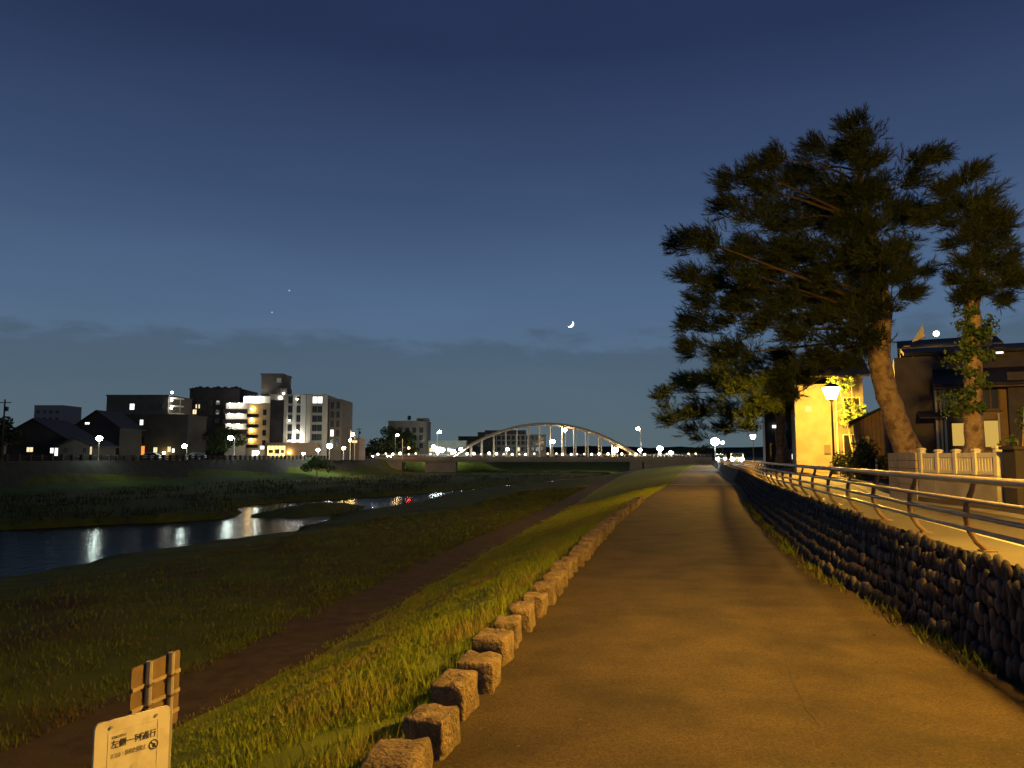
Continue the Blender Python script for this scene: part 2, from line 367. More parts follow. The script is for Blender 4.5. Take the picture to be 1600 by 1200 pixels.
tag(sheet('earth_path', lambda y: lowp(y)-.95+.12*math.sin(y*.9)+.06*math.sin(y*3.1), lambda y: lowp(y)+.95+.10*math.sin(y*.7+2)+.06*math.sin(y*2.7), list(np.arange(3, 60, .5))+list(np.arange(60, 240, 3)), -1.785, DIRT), kind='structure')
tag(sheet('river', lambda y: wfar(y)-9, lambda y: wnear(y)+7, list(np.arange(-12, 120, 4))+list(np.arange(120, 300, 8)), WZ, WATER), kind='structure')
tag(sheet('road', lambda y: wtop(y)+.02, lambda y: rfar(y), YN+YF[1:], ROADZ, ROADM), kind='structure')
tag(sheet('road_edge_line', lambda y: wtop(y)+.75, lambda y: wtop(y)+.87, YN+YF[1:], ROADZ+.004, PAINT, 1), kind='structure')
tag(sheet('gutter', lambda y: rfar(y)-.42, lambda y: rfar(y)-.02, YN+YF[1:], ROADZ+.005, CONC, 1), kind='structure')
def yard():
    ys = YN+YF[1:]+[300, 500, 1000, 4000]
    rows = [[(rfar(min(y, 420)), y, ROADZ+.0), (rfar(min(y, 420))+.001, y, ROADZ+.10), (rfar(min(y, 420))+8, y, ROADZ+.14), (rfar(min(y, 420))+60, y, ROADZ+.2), (4000, y, 1.2)] for y in ys]
    o = MB().strip(rows).build('yard_ground', mat('yard_earth', (.10, .08, .055), .95, c2=(.15, .12, .085), scale=1, coord='World'), fix=False)
    if o.data.polygons[2].normal.z < 0: o.data.flip_normals()
    tag(o, kind='structure')
yard()

# ------------------------------------------------------------------ retaining wall of cobbles
def cobble_mesh(i, m):
    rnd = random.Random(50+i); mb = MB()
    mb.ball((0, 0, 0), 1, 7, 5, (1, .55, 1))
    vs = []
    for v in mb.v:
        p = Vector(v); q = Vector((math.copysign(abs(p.x)**.75, p.x), p.y, math.copysign(abs(p.z)**.75, p.z)))
        q *= 1+.13*mnoise.noise(p*1.3+Vector((i*3.7, 0, 0))); vs.append(tuple(q))
    mb.v = vs; return mb.mesh('cobble', m, smooth=True)
def retaining_wall():
    w = thing('retaining_wall', 'low dark cobblestone retaining wall curving along the right edge of the path', 'wall', (4.4, 7, 0))
    inv = Vector((-4.4, -7, 0))
    rows = []
    for y in YN+YF[1:]:
        a = wbase(y)+.035; b = wtop(y)+.03
        rows.append([Vector((a, y, -.3))+inv, Vector((a, y, 0))+inv, Vector((b-.02, y, ROADZ-.03))+inv, Vector((b+.30, y, ROADZ-.03))+inv, Vector((b+.30, y, -.3))+inv])
    MB().strip(rows).build('backing', MORT, w)
    ms = [cobble_mesh(i, COB[(0, 1, 0, 3, 0, 2, 1, 3, 0, 2)[i]]) for i in range(10)]
    rnd = random.Random(11); rest = MB(); n = 0; NR = 6
    for y0 in np.arange(-1, 60, .135):
        for r in range(NR):
            y = y0+(.067 if r % 2 else 0)+rnd.uniform(-.02, .02); f = (r+.5)/NR
            a, b = wbase(y), wtop(y); x = a+(b-a)*f+rnd.uniform(.008, .034); z = .02+f*(ROADZ-.02)+rnd.uniform(-.03, .03)
            dy = .5; ang = math.atan2((wtop(y+dy)-wtop(y-dy)), 2*dy)
            s = rnd.uniform(.055, .098); sz = rnd.uniform(.070, .115)*(1.12 if r == NR-1 else 1)
            k = rnd.randrange(10)
            rot = (rnd.uniform(-.15, .15), -math.atan2(b-a, ROADZ)*0+rnd.uniform(-.3, .3), 0)
            if y > 6.2 and n < 300:
                o = link('cobble', ms[k], w, Vector((x, y, z))+inv); o.scale = (s, 1.6*s, sz)
                o.rotation_euler = (0, 0, math.pi/2-ang); o.scale = (s, s*.85, sz); n += 1
                o.rotation_euler[1] = rnd.uniform(-.6, .6)
            else:
                c, sn = math.cos(math.pi/2-ang), math.sin(math.pi/2-ang)
                vs = [(c*v.co.x*s-sn*v.co.y*s*.85+x-4.4, sn*v.co.x*s+c*v.co.y*s*.85+y-7, v.co.z*sz+z) for v in ms[k].vertices]
                rest.add(vs, [tuple(p.vertices) for p in ms[k].polygons])
    o = rest.build('cobbles', COB[0], w, smooth=True, fix=False); o['kind'] = 'stuff'
retaining_wall()

# ------------------------------------------------------------------ granite edging blocks along the path
def edging():
    ORD = ['first', 'second', 'third', 'fourth', 'fifth', 'sixth', 'seventh', 'eighth', 'ninth', 'tenth', 'eleventh', 'twelfth']
    meshes = []
    for i in range(7):
        bm = bmesh.new(); bmesh.ops.create_cube(bm, size=1)
        bmesh.ops.bevel(bm, geom=bm.edges[:], offset=.075, segments=2, affect='EDGES', profile=.55)
        bmesh.ops.subdivide_edges(bm, edges=[e for e in bm.edges if e.calc_length() > .4], cuts=2, use_grid_fill=True)
        for v in bm.verts:
            v.co += v.normal*.09*mnoise.noise(v.co*2.3+Vector((i*5, 2, 0)))+Vector([.045*mnoise.noise(v.co*6+Vector((i, k*9, 0))) for k in range(3)])
        me = bpy.data.meshes.new('edging_block'); bm.to_mesh(me); bm.free(); me.materials.append(STONE); me.shade_smooth(); meshes.append(me)
    ONES = ['', 'first', 'second', 'third', 'fourth', 'fifth', 'sixth', 'seventh', 'eighth', 'ninth']
    def ordinal(k):
        k += 1
        if k <= 12: return ORD[k-1]
        if k < 20: return ['thirteenth', 'fourteenth', 'fifteenth', 'sixteenth', 'seventeenth', 'eighteenth', 'nineteenth'][k-13]
        t = {2: 'twent', 3: 'thirt', 4: 'fort'}[k//10]; return t+('ieth' if k % 10 == 0 else 'y-'+ONES[k % 10])
    y = 4.48; n = 0; rnd = random.Random(5)
    while y < 33:
        x = kerb(y)-.15; o = link('edging_block', meshes[(n*3) % 7], None, (x+rnd.uniform(-.025, .025), y+rnd.uniform(-.04, .04), .075+rnd.uniform(-.02, .02)))
        o.scale = (.28+rnd.uniform(-.03, .03), .38+rnd.uniform(-.05, .04), .34)
        o.rotation_euler = (rnd.uniform(-.06, .06), rnd.uniform(-.06, .06), -math.atan((kerb(y+.5)-kerb(y-.5)))+rnd.uniform(-.1, .1)+(math.pi if rnd.random() < .5 else 0))
        tag(o, 'rough granite edging block, %s from the bottom of the photo along the path' % ordinal(n), 'stone block', 'granite blocks along the path edge')
        y += .72; n += 1
edging()

# ------------------------------------------------------------------ guard rail on the wall
def guard_rail():
    g = thing('guard_rail', 'tubular steel guard rail with bent posts standing on the cobblestone wall', 'railing', (4.9, 8, ROADZ))
    o0 = Vector((-4.9, -8, -ROADZ))
    base = lambda y: Vector((wtop(y)+.20, y, ROADZ))
    prof = [(0, 0), (-.10, .10), (-.17, .23), (-.185, .36), (-.17, .50), (-.12, .62), (-.10, .70)]   # (towards the path, up)
    mb = MB()
    for i, (a, z) in enumerate(prof): pass
    mb.tube([(a, 0, z) for a, z in prof], [.030, .030, .032, .034, .032, .028, .026], 8)
    mb.box((0, 0, .008), (.14, .14, .016))
    pm = mb.mesh('post', STEELD, smooth=False)
    bms = [MB().tube([(a, -.05, z), (a, .05, z)], .028, 8).mesh('bracket', STEELD) for a, z in ((-.185, .24), (-.20, .38), (-.185, .53))]
    y = 8.19-2.0*5; ys = []
    while y < 130:
        ys.append(y); y += 2.0/math.hypot(1, (wtop(y+1)-wtop(y))) if y < 60 else 2.0
    for y in ys:
        ang = -math.atan((wtop(y+.5)-wtop(y-.5)))
        p = link('post', pm, g, base(y)+o0, ang); [link('bracket', q, p) for q in bms]
    def line(dx, dz, r, n):
        m = MB(); pts = []
        for y in ys:
            s = wtop(y+.5)-wtop(y-.5); q = math.hypot(1, s)
            pts.append(base(y)+o0+Vector((dx/q, -dx*s/q, dz)))
        m.tube(pts, r, n); return m
    line(-.10, .73, .042, 10).build('top_rail', STEEL, g, smooth=True)
    for a, z in ((-.215, .24), (-.23, .38), (-.215, .53)): line(a, z, .024, 8).build('rail', STEEL, g, smooth=True)
guard_rail()

# ------------------------------------------------------------------ lantern street lamps
def lantern_proto(glow):
    t = thing('street_lamp', 'x', 'street lamp')
    MB().tube([(0, 0, 0), (0, 0, .35), (0, 0, .36), (0, 0, .9), (0, 0, .92), (0, 0, 3.6)], [.13, .12, .085, .08, .055, .045], 12).build('post', IRON, t, smooth=False)
    MB().tube([(0, 0, 3.6), (0, 0, 3.68), (0, 0, 3.72)], [.05, .12, .14], 10).build('collar', IRON, t)
    fr = MB(); gl = MB()
    b, w, z0, z1 = .15, .30, 3.73, 4.30
    for sx, sy in ((1, 1), (1, -1), (-1, 1), (-1, -1)):
        fr.tube([(sx*b, sy*b, z0), (sx*w, sy*w, z1)], .014, 5)
    for k in range(4):
        c, s = math.cos(k*math.pi/2), math.sin(k*math.pi/2)
        P = [(b, -b, z0+.01), (b, b, z0+.01), (w, w, z1-.01), (w, -w, z1-.01)]
        gl = MB().prism([(x*c-y*s, x*s+y*c, z) for x, y, z in P], (-.012*c, -.012*s, 0)); gl.build('pane', glow, t)
    fr.build('frame', IRON, t)
    roof = MB(); roof.box((0, 0, 4.318), (.70, .70, .03)); roof.box((0, 0, 4.42), (.64, .64, .17), taper=.7); roof.build('cap', IRON, t)
    MB().ball((0, 0, 4.54), .045).build('finial', IRON, t)
    return t
lamp_n = lantern_proto(L_NEAR); lamp_n.location = (5.3, 5.9, ROADZ); lamp_n.rotation_euler[2] = R(12)
tag(lamp_n, 'warm lantern street lamp at the roadside just right of the photo', 'street lamp', 'lantern lamps along the road')
lamp_r = lantern_proto(L_ROW)
for i, (y, lab) in enumerate([(38, 'warm lantern lamp in front of the cream house, brightest and nearest of the row'),
                              (83, 'small warm lantern lamp left of the cream house, second of the roadside row'),
                              (122, 'distant warm lantern lamp right above the oncoming headlights'),
                              (172, 'faint far lantern lamp left of the oncoming headlights')]):
    o = lamp_r if i == 0 else copy_tree(lamp_r)
    x = {38: 15.85, 83: 28.1, 122: 38.2, 172: 47.0}[y]
    o.location = (x, y, ROADZ+.1); o.rotation_euler[2] = R(15); tag(o, lab, 'street lamp', 'lantern lamps along the road')

# ------------------------------------------------------------------ signs at lower left
def text_mesh(body, size, m, name='lettering'):
    cu = bpy.data.curves.new('t', 'FONT'); cu.body = body; cu.size = size; cu.align_x = 'LEFT'; cu.resolution_u = 2; cu.extrude = .0005
    ob = bpy.data.objects.new('t', cu); col.objects.link(ob)
    dg = bpy.context.evaluated_depsgraph_get(); me = bpy.data.meshes.new_from_object(ob.evaluated_get(dg))
    bpy.data.objects.remove(ob); me.name = name; me.materials.clear(); me.materials.append(m)
    return me
def rounded(w, h, r, d, seg=4):
    P = []
    for cx, cz, a0 in ((w/2-r, h/2-r, 0), (-w/2+r, h/2-r, 90), (-w/2+r, -h/2+r, 180), (w/2-r, -h/2+r, 270)):
        for i in range(seg+1):
            a = R(a0+90*i/seg); P.append((cx+r*math.cos(a), -d/2, cz+r*math.sin(a)))
    return MB().prism(P, (0, d, 0))
def front_sign():
    pl = at(148, 1128, 3.15); pr = at(265, 1105, 3.15*1.080)
    mid = (pl+pr)/2; w = (Vector((pr.x, pr.y))-Vector((pl.x, pl.y))).length; h = .42
    ang = math.atan2(pr.y-pl.y, pr.x-pl.x); top = mid.z
    gz = height(mid.x, mid.y)
    t = thing('notice_board', 'yellowish white notice board with Japanese lettering at the lower left corner', 'sign', (mid.x, mid.y, gz), ang)
    cz = top-h/2-gz
    b = rounded(w, h, .018, .012)
    b.v = [(x, y, z+cz) for x, y, z in b.v]; b.build('board', WHITEP, t)
    for s in (-.3, .3): MB().tube([(s*w, .022, -.15), (s*w, .022, cz+h*.4)], .016, 8).build('leg', GALV, t)
    def put(body, size, x, z, m, width=None):
        me = text_mesh(body, size, m); xs = [v.co.x for v in me.vertices]
        o = link('lettering', me, t, (0, 0, 0)); k = 1
        if width and xs: k = width/(max(xs)-min(xs))
        o.scale = (k, 1, 1); o.rotation_euler = (R(90), 0, 0); o.location = (x-min(xs)*k if xs else x, -.0075, z); return o
    T = cz+h/2
    for bx_ in (-.3, .3): MB().tube([(bx_*w, -.006, T-.025), (bx_*w, -.011, T-.025)], .006, 8).build('bolt', GALV, t)
    put('\u81ea\u8ee2\u8eca\u306f', .012, -w*.28, T-.072, INKG, .19*w)
    put('\u5de6\u5074\u4e00\u5217\u901a\u884c', .034, -w*.29, T-.108, INK, .60*w)
    put('\u30b9\u30de\u30db\u30fb\u643a\u5e2f\u4f7f\u7528\u7981\u6b62', .022, -w*.29, T-.148, INKG, .47*w)
    ring = MB(); n = 24; c = (w*.28, T-.142); r0, r1 = .020, .016
    for k in range(n):
        a, b_ = 2*math.pi*k/n, 2*math.pi*(k+1)/n
        ring.prism([(c[0]+r0*math.cos(a), -.0065, c[1]+r0*math.sin(a)), (c[0]+r0*math.cos(b_), -.0065, c[1]+r0*math.sin(b_)), (c[0]+r1*math.cos(b_), -.0065, c[1]+r1*math.sin(b_)), (c[0]+r1*math.cos(a), -.0065, c[1]+r1*math.sin(a))], (0, -.0012, 0))
    ring.box((c[0], -.0072, c[1]), (.034, .001, .004), ry=R(45)); ring.box((c[0]+.002, -.0074, c[1]-.004), (.010, .001, .016))
    ring.build('prohibition_mark', INK, t)
    for x, z in ((-w*.20, T-.215), (w*.03, T-.205)):
        m = MB(); m.tube([(x, -.0064, z), (x, -.0074, z)], .016, 14); m.box((x, -.007, z-.05), (.034, .001, .06)); m.build('pictogram', INKF, t)
    fm = MB(); fw, fh = w*.66, .32
    for s in (-1, 1):
        fm.box((s*fw/2, -.0066, T-.045-fh/2), (.0012, .001, fh))
    fm.box((0, -.0066, T-.045), (fw, .001, .0012)); fm.build('border', INKF, t)
front_sign()
def back_sign():
    a = at(205, 1045, 4.55); b = at(281, 1015, 4.55*1.10); mid = (a+b)/2
    w = (Vector((b.x, b.y))-Vector((a.x, a.y))).length; ang = math.atan2(b.y-a.y, b.x-a.x); h = .44; gz = height(mid.x, mid.y)
    t = thing('sign_back', 'brown back of a small riverside sign with two pale uprights behind the notice board', 'sign', (mid.x, mid.y, gz), ang)
    top = (a.z+b.z)/2-gz; cz = top-h/2
    bd = rounded(w, h, .02, .008); bd.v = [(x, y, z+cz) for x, y, z in bd.v]; bd.build('panel', TAN, t)
    for s in (-.22, .24): MB().tube([(s*w, -.024, -.2), (s*w, -.024, top+.012)], .020, 8).build('upright', GALV, t)
    for k in (.28, .55, .82): MB().box((0, -.010, top-h*k), (w*.985, .010, .022)).build('rib', RIBM, t)
    for k in (.28, .55):
        for s in (-.22, .24): MB().box((s*w, -.03, top-h*k), (.052, .034, .014)).build('clamp', STEELD, t)
back_sign()

# ------------------------------------------------------------------ grass
def blades(name, n, ylo, yhi, region, hlo, hhi, label, m, power=1.6, wid=.006):
    V = np.zeros((n*3, 3), np.float32); k = 0; rnd = random.Random(name); tries = 0
    while k < n and tries < n*4:
        tries += 1
        y = ylo+(yhi-ylo)*rnd.random()**power
        x = region(y, rnd)
        if x is None: continue
        cl = mnoise.noise(Vector((x*.9, y*.9, 4)))+.5*mnoise.noise(Vector((x*3, y*3, 1)))
        if cl < -.25+.35*rnd.random()-.2: continue
        z = height(x, y); h = (hlo+(hhi-hlo)*rnd.random()**2)*(1+.7*max(0, cl)); a = rnd.random()*6.283; w = wid*(1+y*.05)
        ln = h*rnd.uniform(.1, .7); b = rnd.random()*6.283
        V[3*k] = (x-w*math.cos(a), y-w*math.sin(a), z-.01); V[3*k+1] = (x+w*math.cos(a), y+w*math.sin(a), z-.01)
        V[3*k+2] = (x+ln*math.cos(b), y+ln*math.sin(b), z+h); k += 1
    V = V[:3*k]
    me = bpy.data.meshes.new(name); me.vertices.add(3*k); me.vertices.foreach_set('co', V.ravel())
    me.loops.add(3*k); me.loops.foreach_set('vertex_index', np.arange(3*k, dtype=np.int32))
    me.polygons.add(k); me.polygons.foreach_set('loop_start', np.arange(0, 3*k, 3, dtype=np.int32)); me.update(calc_edges=True)
    me.materials.append(m); tag(link(name, me), label, 'grass', kind='stuff')
def reg_slope(y, r):
    e0, e1 = kerb(y)-.06, lowp(y)+.72+.2*mnoise.noise(Vector((y*1.5, 0, 0)))
    t = r.random(); return e0-(e0-e1)*t
def reg_low(y, r): return lowp(y)-.68-.2*mnoise.noise(Vector((y*1.4, 5, 0)))-(13 if y < 60 else 8)*r.random()**1.5
def reg_tall(y, r): return kerb(y)-.25-1.9*r.random()**1.3
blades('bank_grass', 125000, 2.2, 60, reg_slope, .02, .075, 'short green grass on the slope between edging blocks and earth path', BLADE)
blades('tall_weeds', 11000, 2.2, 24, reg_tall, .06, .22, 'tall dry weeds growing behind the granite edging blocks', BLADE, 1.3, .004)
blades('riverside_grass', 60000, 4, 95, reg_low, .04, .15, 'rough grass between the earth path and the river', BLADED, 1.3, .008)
def foot_weeds():
    me = MB(); rnd = random.Random(2)
    for _ in range(1700):
        y = 7+25*rnd.random()**1.1; d = rnd.random()**2*.24
        if mnoise.noise(Vector((y*.6, 0, 8))) < -.12 and rnd.random() < .8: continue
        x = wbase(y)-.02-d; h = rnd.uniform(.04, .20)*(1-.6*d/.24); a = rnd.random()*6.28; b = rnd.random()*6.28; w = .012
        me.add([(x-w*math.cos(a), y-w*math.sin(a), 0), (x+w*math.cos(a), y+w*math.sin(a), 0), (x+.5*h*math.cos(b), y+.5*h*math.sin(b), h)], [(0, 1, 2)])
    tag(me.build('wall_foot_weeds', BLADED, fix=False), 'tufts of weeds along the foot of the cobblestone wall', 'weeds', kind='stuff')
foot_weeds()

def litter():
    rnd = random.Random(21); mb = MB()
    for _ in range(900):
        y = 4+22*rnd.random()**1.5; a, b = kerb(y)+.02, wbase(y)-.05; f = rnd.random()
        f = .5+(.5-.5*rnd.random()**2.2)*(1 if f > .5 else -1)
        x = a+(b-a)*f; s = rnd.uniform(.006, .02); w = rnd.random()*6.28; c, n = math.cos(w)*s, math.sin(w)*s
        mb.add([(x-c, y-n, .005), (x+n*.45, y-c*.45, .005+s*rnd.random()*.5), (x+c, y+n, .006), (x-n*.45, y+c*.45, .005+s*.4*rnd.random())], [(0, 1, 2), (0, 2, 3)])
    tag(mb.build('leaf_litter', mat('dead_leaf', (.07, .045, .022), .9, c2=(.16, .10, .04), scale=20, coord='World'), fix=False), 'tiny fallen leaves and grit scattered along both edges of the path', 'litter', kind='stuff')
litter()
# ------------------------------------------------------------------ foliage helpers
def tri_mesh(name, V, m, parent=None):
    n = len(V)//3; me = bpy.data.meshes.new(name); me.vertices.add(3*n); me.vertices.foreach_set('co', V.astype(np.float32).ravel())
    me.loops.add(3*n); me.loops.foreach_set('vertex_index', np.arange(3*n, dtype=np.int32))
    me.polygons.add(n); me.polygons.foreach_set('loop_start', np.arange(0, 3*n, 3, dtype=np.int32)); me.update(calc_edges=True)
    me.materials.append(m); return link(name, me, parent)
def needles(pads, per_m3, ln, wid, axis, nn=16):
    "brush-like shoots spread through flattened pads; axis = trunk line the shoots point away from"
    out = []
    for c, r in pads:
        k = max(10, int(per_m3*r*r*r)); rz = r*.42
        p = RNG.normal(size=(k, 3)); p /= np.linalg.norm(p, axis=1)[:, None]; p *= (RNG.random(k)**.5)[:, None]
        ctr = np.array(c)+p*np.array([r, r, rz])*(1+.25*RNG.normal(size=(k, 1)))
        o = ctr-np.array([axis.x, axis.y, 0]); o[:, 2] = 0; o /= np.linalg.norm(o, axis=1)[:, None]+1e-6
        sh = o*.9+p*.5+RNG.normal(size=(k, 3))*.35; sh[:, 2] += .45; sh /= np.linalg.norm(sh, axis=1)[:, None]
        L0 = ln*(.7+.7*RNG.random((k, 1)))
        for j in range(nn):
            f = j/nn; d = sh+RNG.normal(size=(k, 3))*(.55-.25*f); d /= np.linalg.norm(d, axis=1)[:, None]
            b = ctr+sh*L0*f*.9; s = np.cross(d, RNG.normal(size=(k, 3))); s /= np.linalg.norm(s, axis=1)[:, None]
            out.append(np.stack([b-s*wid, b+s*wid, b+d*L0*(.62-.25*f)], 1).reshape(-1, 3))
    return np.concatenate(out)
def leaves(pads, per_m3, size, flat=.8):
    out = []
    for c, r in pads:
        k = max(20, int(per_m3*r**3*4*flat)); p = RNG.normal(size=(k, 3)); p /= np.linalg.norm(p, axis=1)[:, None]; p *= (RNG.random(k)**.4)[:, None]
        ctr = np.array(c)+p*np.array([r, r, r*flat])
        a = RNG.normal(size=(k, 3)); a /= np.linalg.norm(a, axis=1)[:, None]; b = np.cross(a, RNG.normal(size=(k, 3))); b /= np.linalg.norm(b, axis=1)[:, None]
        s = size*(.6+.8*RNG.random((k, 1)))
        q0, q1, q2, q3 = ctr-a*s, ctr+b*s*.55, ctr+a*s, ctr-b*s*.55
        out.append(np.stack([q0, q1, q2, q0, q2, q3], 1).reshape(-1, 3))
    return np.concatenate(out)
def pxpads(L, D, spread, seed, k=1.0):
    rnd = random.Random(seed); out = []
    for px, py, r in L:
        d = D+rnd.uniform(-spread, spread)*(1 if r > 30 else .6); out.append((at(px, py, d), r/1200*d*k))
    return out
def subdivide_pads(pads, n, seed, k=.55):
    "breaks a pad into smaller clumps around it so that gaps open between them"
    rnd = random.Random(seed); out = []
    for c, r in pads:
        for _ in range(n):
            a = rnd.random()*6.283; q = rnd.random()**.5*.72*r
            out.append((Vector(c)+Vector((q*math.cos(a), q*math.sin(a), rnd.uniform(-.38, .38)*r)), r*rnd.uniform(.75, 1.25)*k))
    return out
def pine(name, label, trunk, rads, pads, mats, nper, ln, wid, sub=5, seed=1, limbs=True, group=None):
    base = Vector(trunk[0]); t = thing(name, label, 'tree', base, 0, group)
    pts = [Vector(p)-base for p in trunk]
    rows = []
    mb = MB(); 
    P = []; Q = []
    for i in range(len(pts)-1):
        for j in range(4):
            f = j/4; P.append(pts[i].lerp(pts[i+1], f)+Vector((random.uniform(-.03, .03), random.uniform(-.03, .03), 0))); Q.append((rads[i]*(1-f)+rads[i+1]*f)*random.uniform(.95, 1.06))
    P.append(pts[-1]); Q.append(rads[-1]); Q[0] *= 1.35; Q[1] *= 1.1
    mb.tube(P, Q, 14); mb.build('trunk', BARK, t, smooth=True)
    if limbs:
        lm = MB(); rnd = random.Random(seed)
        for c, r in pads:
            c = Vector(c)-base
            if rnd.random() < .35: continue
            best = min(P[int(len(P)*.46)+rnd.randrange(4):], key=lambda p: abs(p.z-(c.z-.25*(Vector((c.x, c.y, 0))-Vector((p.x, p.y, 0))).length)))
            mid = best.lerp(c, .55)+Vector((rnd.uniform(-.2, .2), rnd.uniform(-.2, .2), rnd.uniform(0, .25)))
            L_ = (c-best).length; r0 = min(.07, .014+.010*L_)
            lm.tube([best, best.lerp(mid, .5)+Vector((0, 0, .08)), mid, c], [r0, r0*.8, r0*.55, r0*.2], 6)
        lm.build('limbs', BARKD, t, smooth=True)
    V = needles([(Vector(c)-base, r) for c, r in subdivide_pads(pads, sub, seed, .46)], nper, ln, wid, sum(pts, Vector())/len(pts))
    tri_mesh('crown', V, mats, t); return t
P1 = [(1330,200,26),(1347,222,28),(1215,248,22),(1270,238,28),(1320,250,36),(1368,252,28),(1432,258,30),(1462,243,17),(1150,285,28),(1192,272,34),(1250,282,42),(1310,292,46),(1372,297,42),(1425,283,26),
      (1140,322,26),(1180,332,38),(1240,342,46),(1300,347,50),(1370,347,46),(1422,330,34),(1068,385,30),(1110,380,38),(1170,392,42),(1240,402,50),(1310,402,52),(1375,402,44),(1412,385,26),
      (1085,432,26),(1130,440,36),(1190,452,42),(1258,458,48),(1330,462,50),(1390,440,38),(1432,428,22),(1415,462,16),(1086,508,24),(1130,503,34),(1180,512,34),(1250,520,42),(1315,520,44),(1362,505,30),
      (1105,472,30),(1160,480,34),(1222,488,36),(1290,492,40),(1348,480,34),(1205,300,36),(1345,430,34),(1275,430,34),(1215,420,34),(1150,410,30),(1280,320,36),(1340,320,36),(1400,415,26),(1088,545,26),(1148,553,36),(1225,560,30),(1300,560,34),(1350,548,24),(1270,590,26)]
P1F = [(1235,588,18),(1332,570,18),(1240,618,14),(1280,562,20),(1222,612,16),(1350,262,24),(1342,228,20),(1358,312,28),(1366,362,28),(1372,405,28),(1378,445,28),(1376,488,26),(1366,530,22),(1330,360,32),(1290,440,34),(1230,470,32),(1180,430,30)]
trunk1 = [at(1424,716,21.5), at(1402,660,21.4), at(1382,605,21.3), at(1374,555,21.2), at(1381,490,21.3), at(1370,410,21.3), at(1350,310,21.2), at(1337,225,21.2)]
pine('pine_tree', 'large black pine with a leaning orange-lit trunk beside the cream fence', trunk1, [.33, .31, .30, .28, .22, .17, .11, .05], pxpads(P1, 21, 2.4, 3, 1.0)+pxpads(P1F, 19.9, .3, 17), NEED, 620, .36, .009, 11, 4)
P2 = [(1045,615,24),(1080,600,34),(1120,592,38),(1160,600,38),(1205,592,32),(1062,648,30),(1100,640,34),(1150,640,34),(1190,638,28),(1088,678,24),(1130,668,24),(1238,582,24),(1222,622,22),(1180,570,28),(1130,565,28),(1258,640,15),(1170,668,20)]
trunk2 = [at(1224,722,56), at(1220,680,56), at(1219,630,56), at(1218,580,56), at(1212,545,56)]
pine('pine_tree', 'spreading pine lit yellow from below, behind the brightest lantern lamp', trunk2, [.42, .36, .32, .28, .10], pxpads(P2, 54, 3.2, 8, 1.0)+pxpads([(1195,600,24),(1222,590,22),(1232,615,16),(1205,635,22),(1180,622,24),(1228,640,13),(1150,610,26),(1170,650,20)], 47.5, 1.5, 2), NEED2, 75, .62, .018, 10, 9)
P3 = [(1452,345,22),(1478,328,24),(1502,342,26),(1475,300,18),(1505,287,20),(1522,272,12),(1535,312,28),(1552,342,24),(1528,368,34),(1560,378,24),(1518,408,32),(1547,430,28),(1573,442,20),(1500,440,18),(1530,458,26),(1575,405,14),(1505,470,16),(1560,470,14),(1545,395,30),(1500,380,22),(1580,425,16),(1515,330,22),(1490,315,20),(1540,350,26)]
trunk3 = [at(1523,722,18.5), at(1522,660,18.5), at(1520,600,18.5), at(1521,540,18.5), at(1520,480,18.5), at(1526,410,18.5), at(1524,345,18.5)]
t3 = pine('pine_tree', 'slim pine with ivy on its trunk behind the cream picket fence', trunk3, [.22, .21, .20, .19, .17, .13, .05], pxpads(P3, 18.5, 1.3, 12, 1.0)+pxpads([(1525,415,24),(1524,370,22),(1528,450,20),(1522,335,18),(1562,352,20),(1585,440,14)], 17.6, .2, 3), NEED, 900, .32, .008, 9, 13)
b3 = Vector(trunk3[0])
IV = [(1500,556,24),(1488,565,16),(1500,628,28),(1486,640,18),(1515,640,20),(1535,600,16),(1520,515,20),(1510,490,20),(1540,500,18),(1505,535,18),(1535,560,18),(1530,640,14),(1522,545,18),(1510,575,20),(1528,530,18),(1512,610,18),(1540,520,16),(1500,510,16),(1530,590,14)]
tri_mesh('ivy', leaves([(c-b3, r) for c, r in subdivide_pads(pxpads(IV, 18.2, .3, 5), 4, 6, .6)], 900, .055), LEAF, t3)
def bush(name, label, pads, D, dens, size, m, cat='shrub', stem=None, spread=.5, sub=4):
    P = pxpads(pads, D, spread, len(pads)); c0 = sum((Vector(c) for c, r in P), Vector())/len(P)
    base = Vector((c0.x, c0.y, stem if stem is not None else ROADZ+.1)); t = thing(name, label, cat, base)
    tri_mesh('foliage', leaves([(Vector(c)-base, r) for c, r in subdivide_pads(P, sub, 7, .6)], dens, size), m, t)
    mb = MB()
    for c, r in P: mb.tube([(0, 0, -.1), (Vector(c)-base)*.5+Vector((0, 0, .1)), Vector(c)-base], [.05, .035, .01], 5)
    mb.build('stems', BARK, t); return t
bush('shrub', 'dark leafy shrub at the right edge beside the picket fence', [(1590,690,26),(1610,660,30),(1585,725,24),(1608,720,30),(1570,735,14),(1600,640,16)], 16.5, 700, .06, LEAF)
bush('small_tree', 'broadleaf tree glowing yellow between the cream house and the brown shed', [(1335,628,24),(1322,655,22),(1350,650,22),(1355,675,18),(1330,600,16),(1345,690,16),(1310,600,16)], 40.5, 60, .13, LEAF, 'tree', spread=.8)
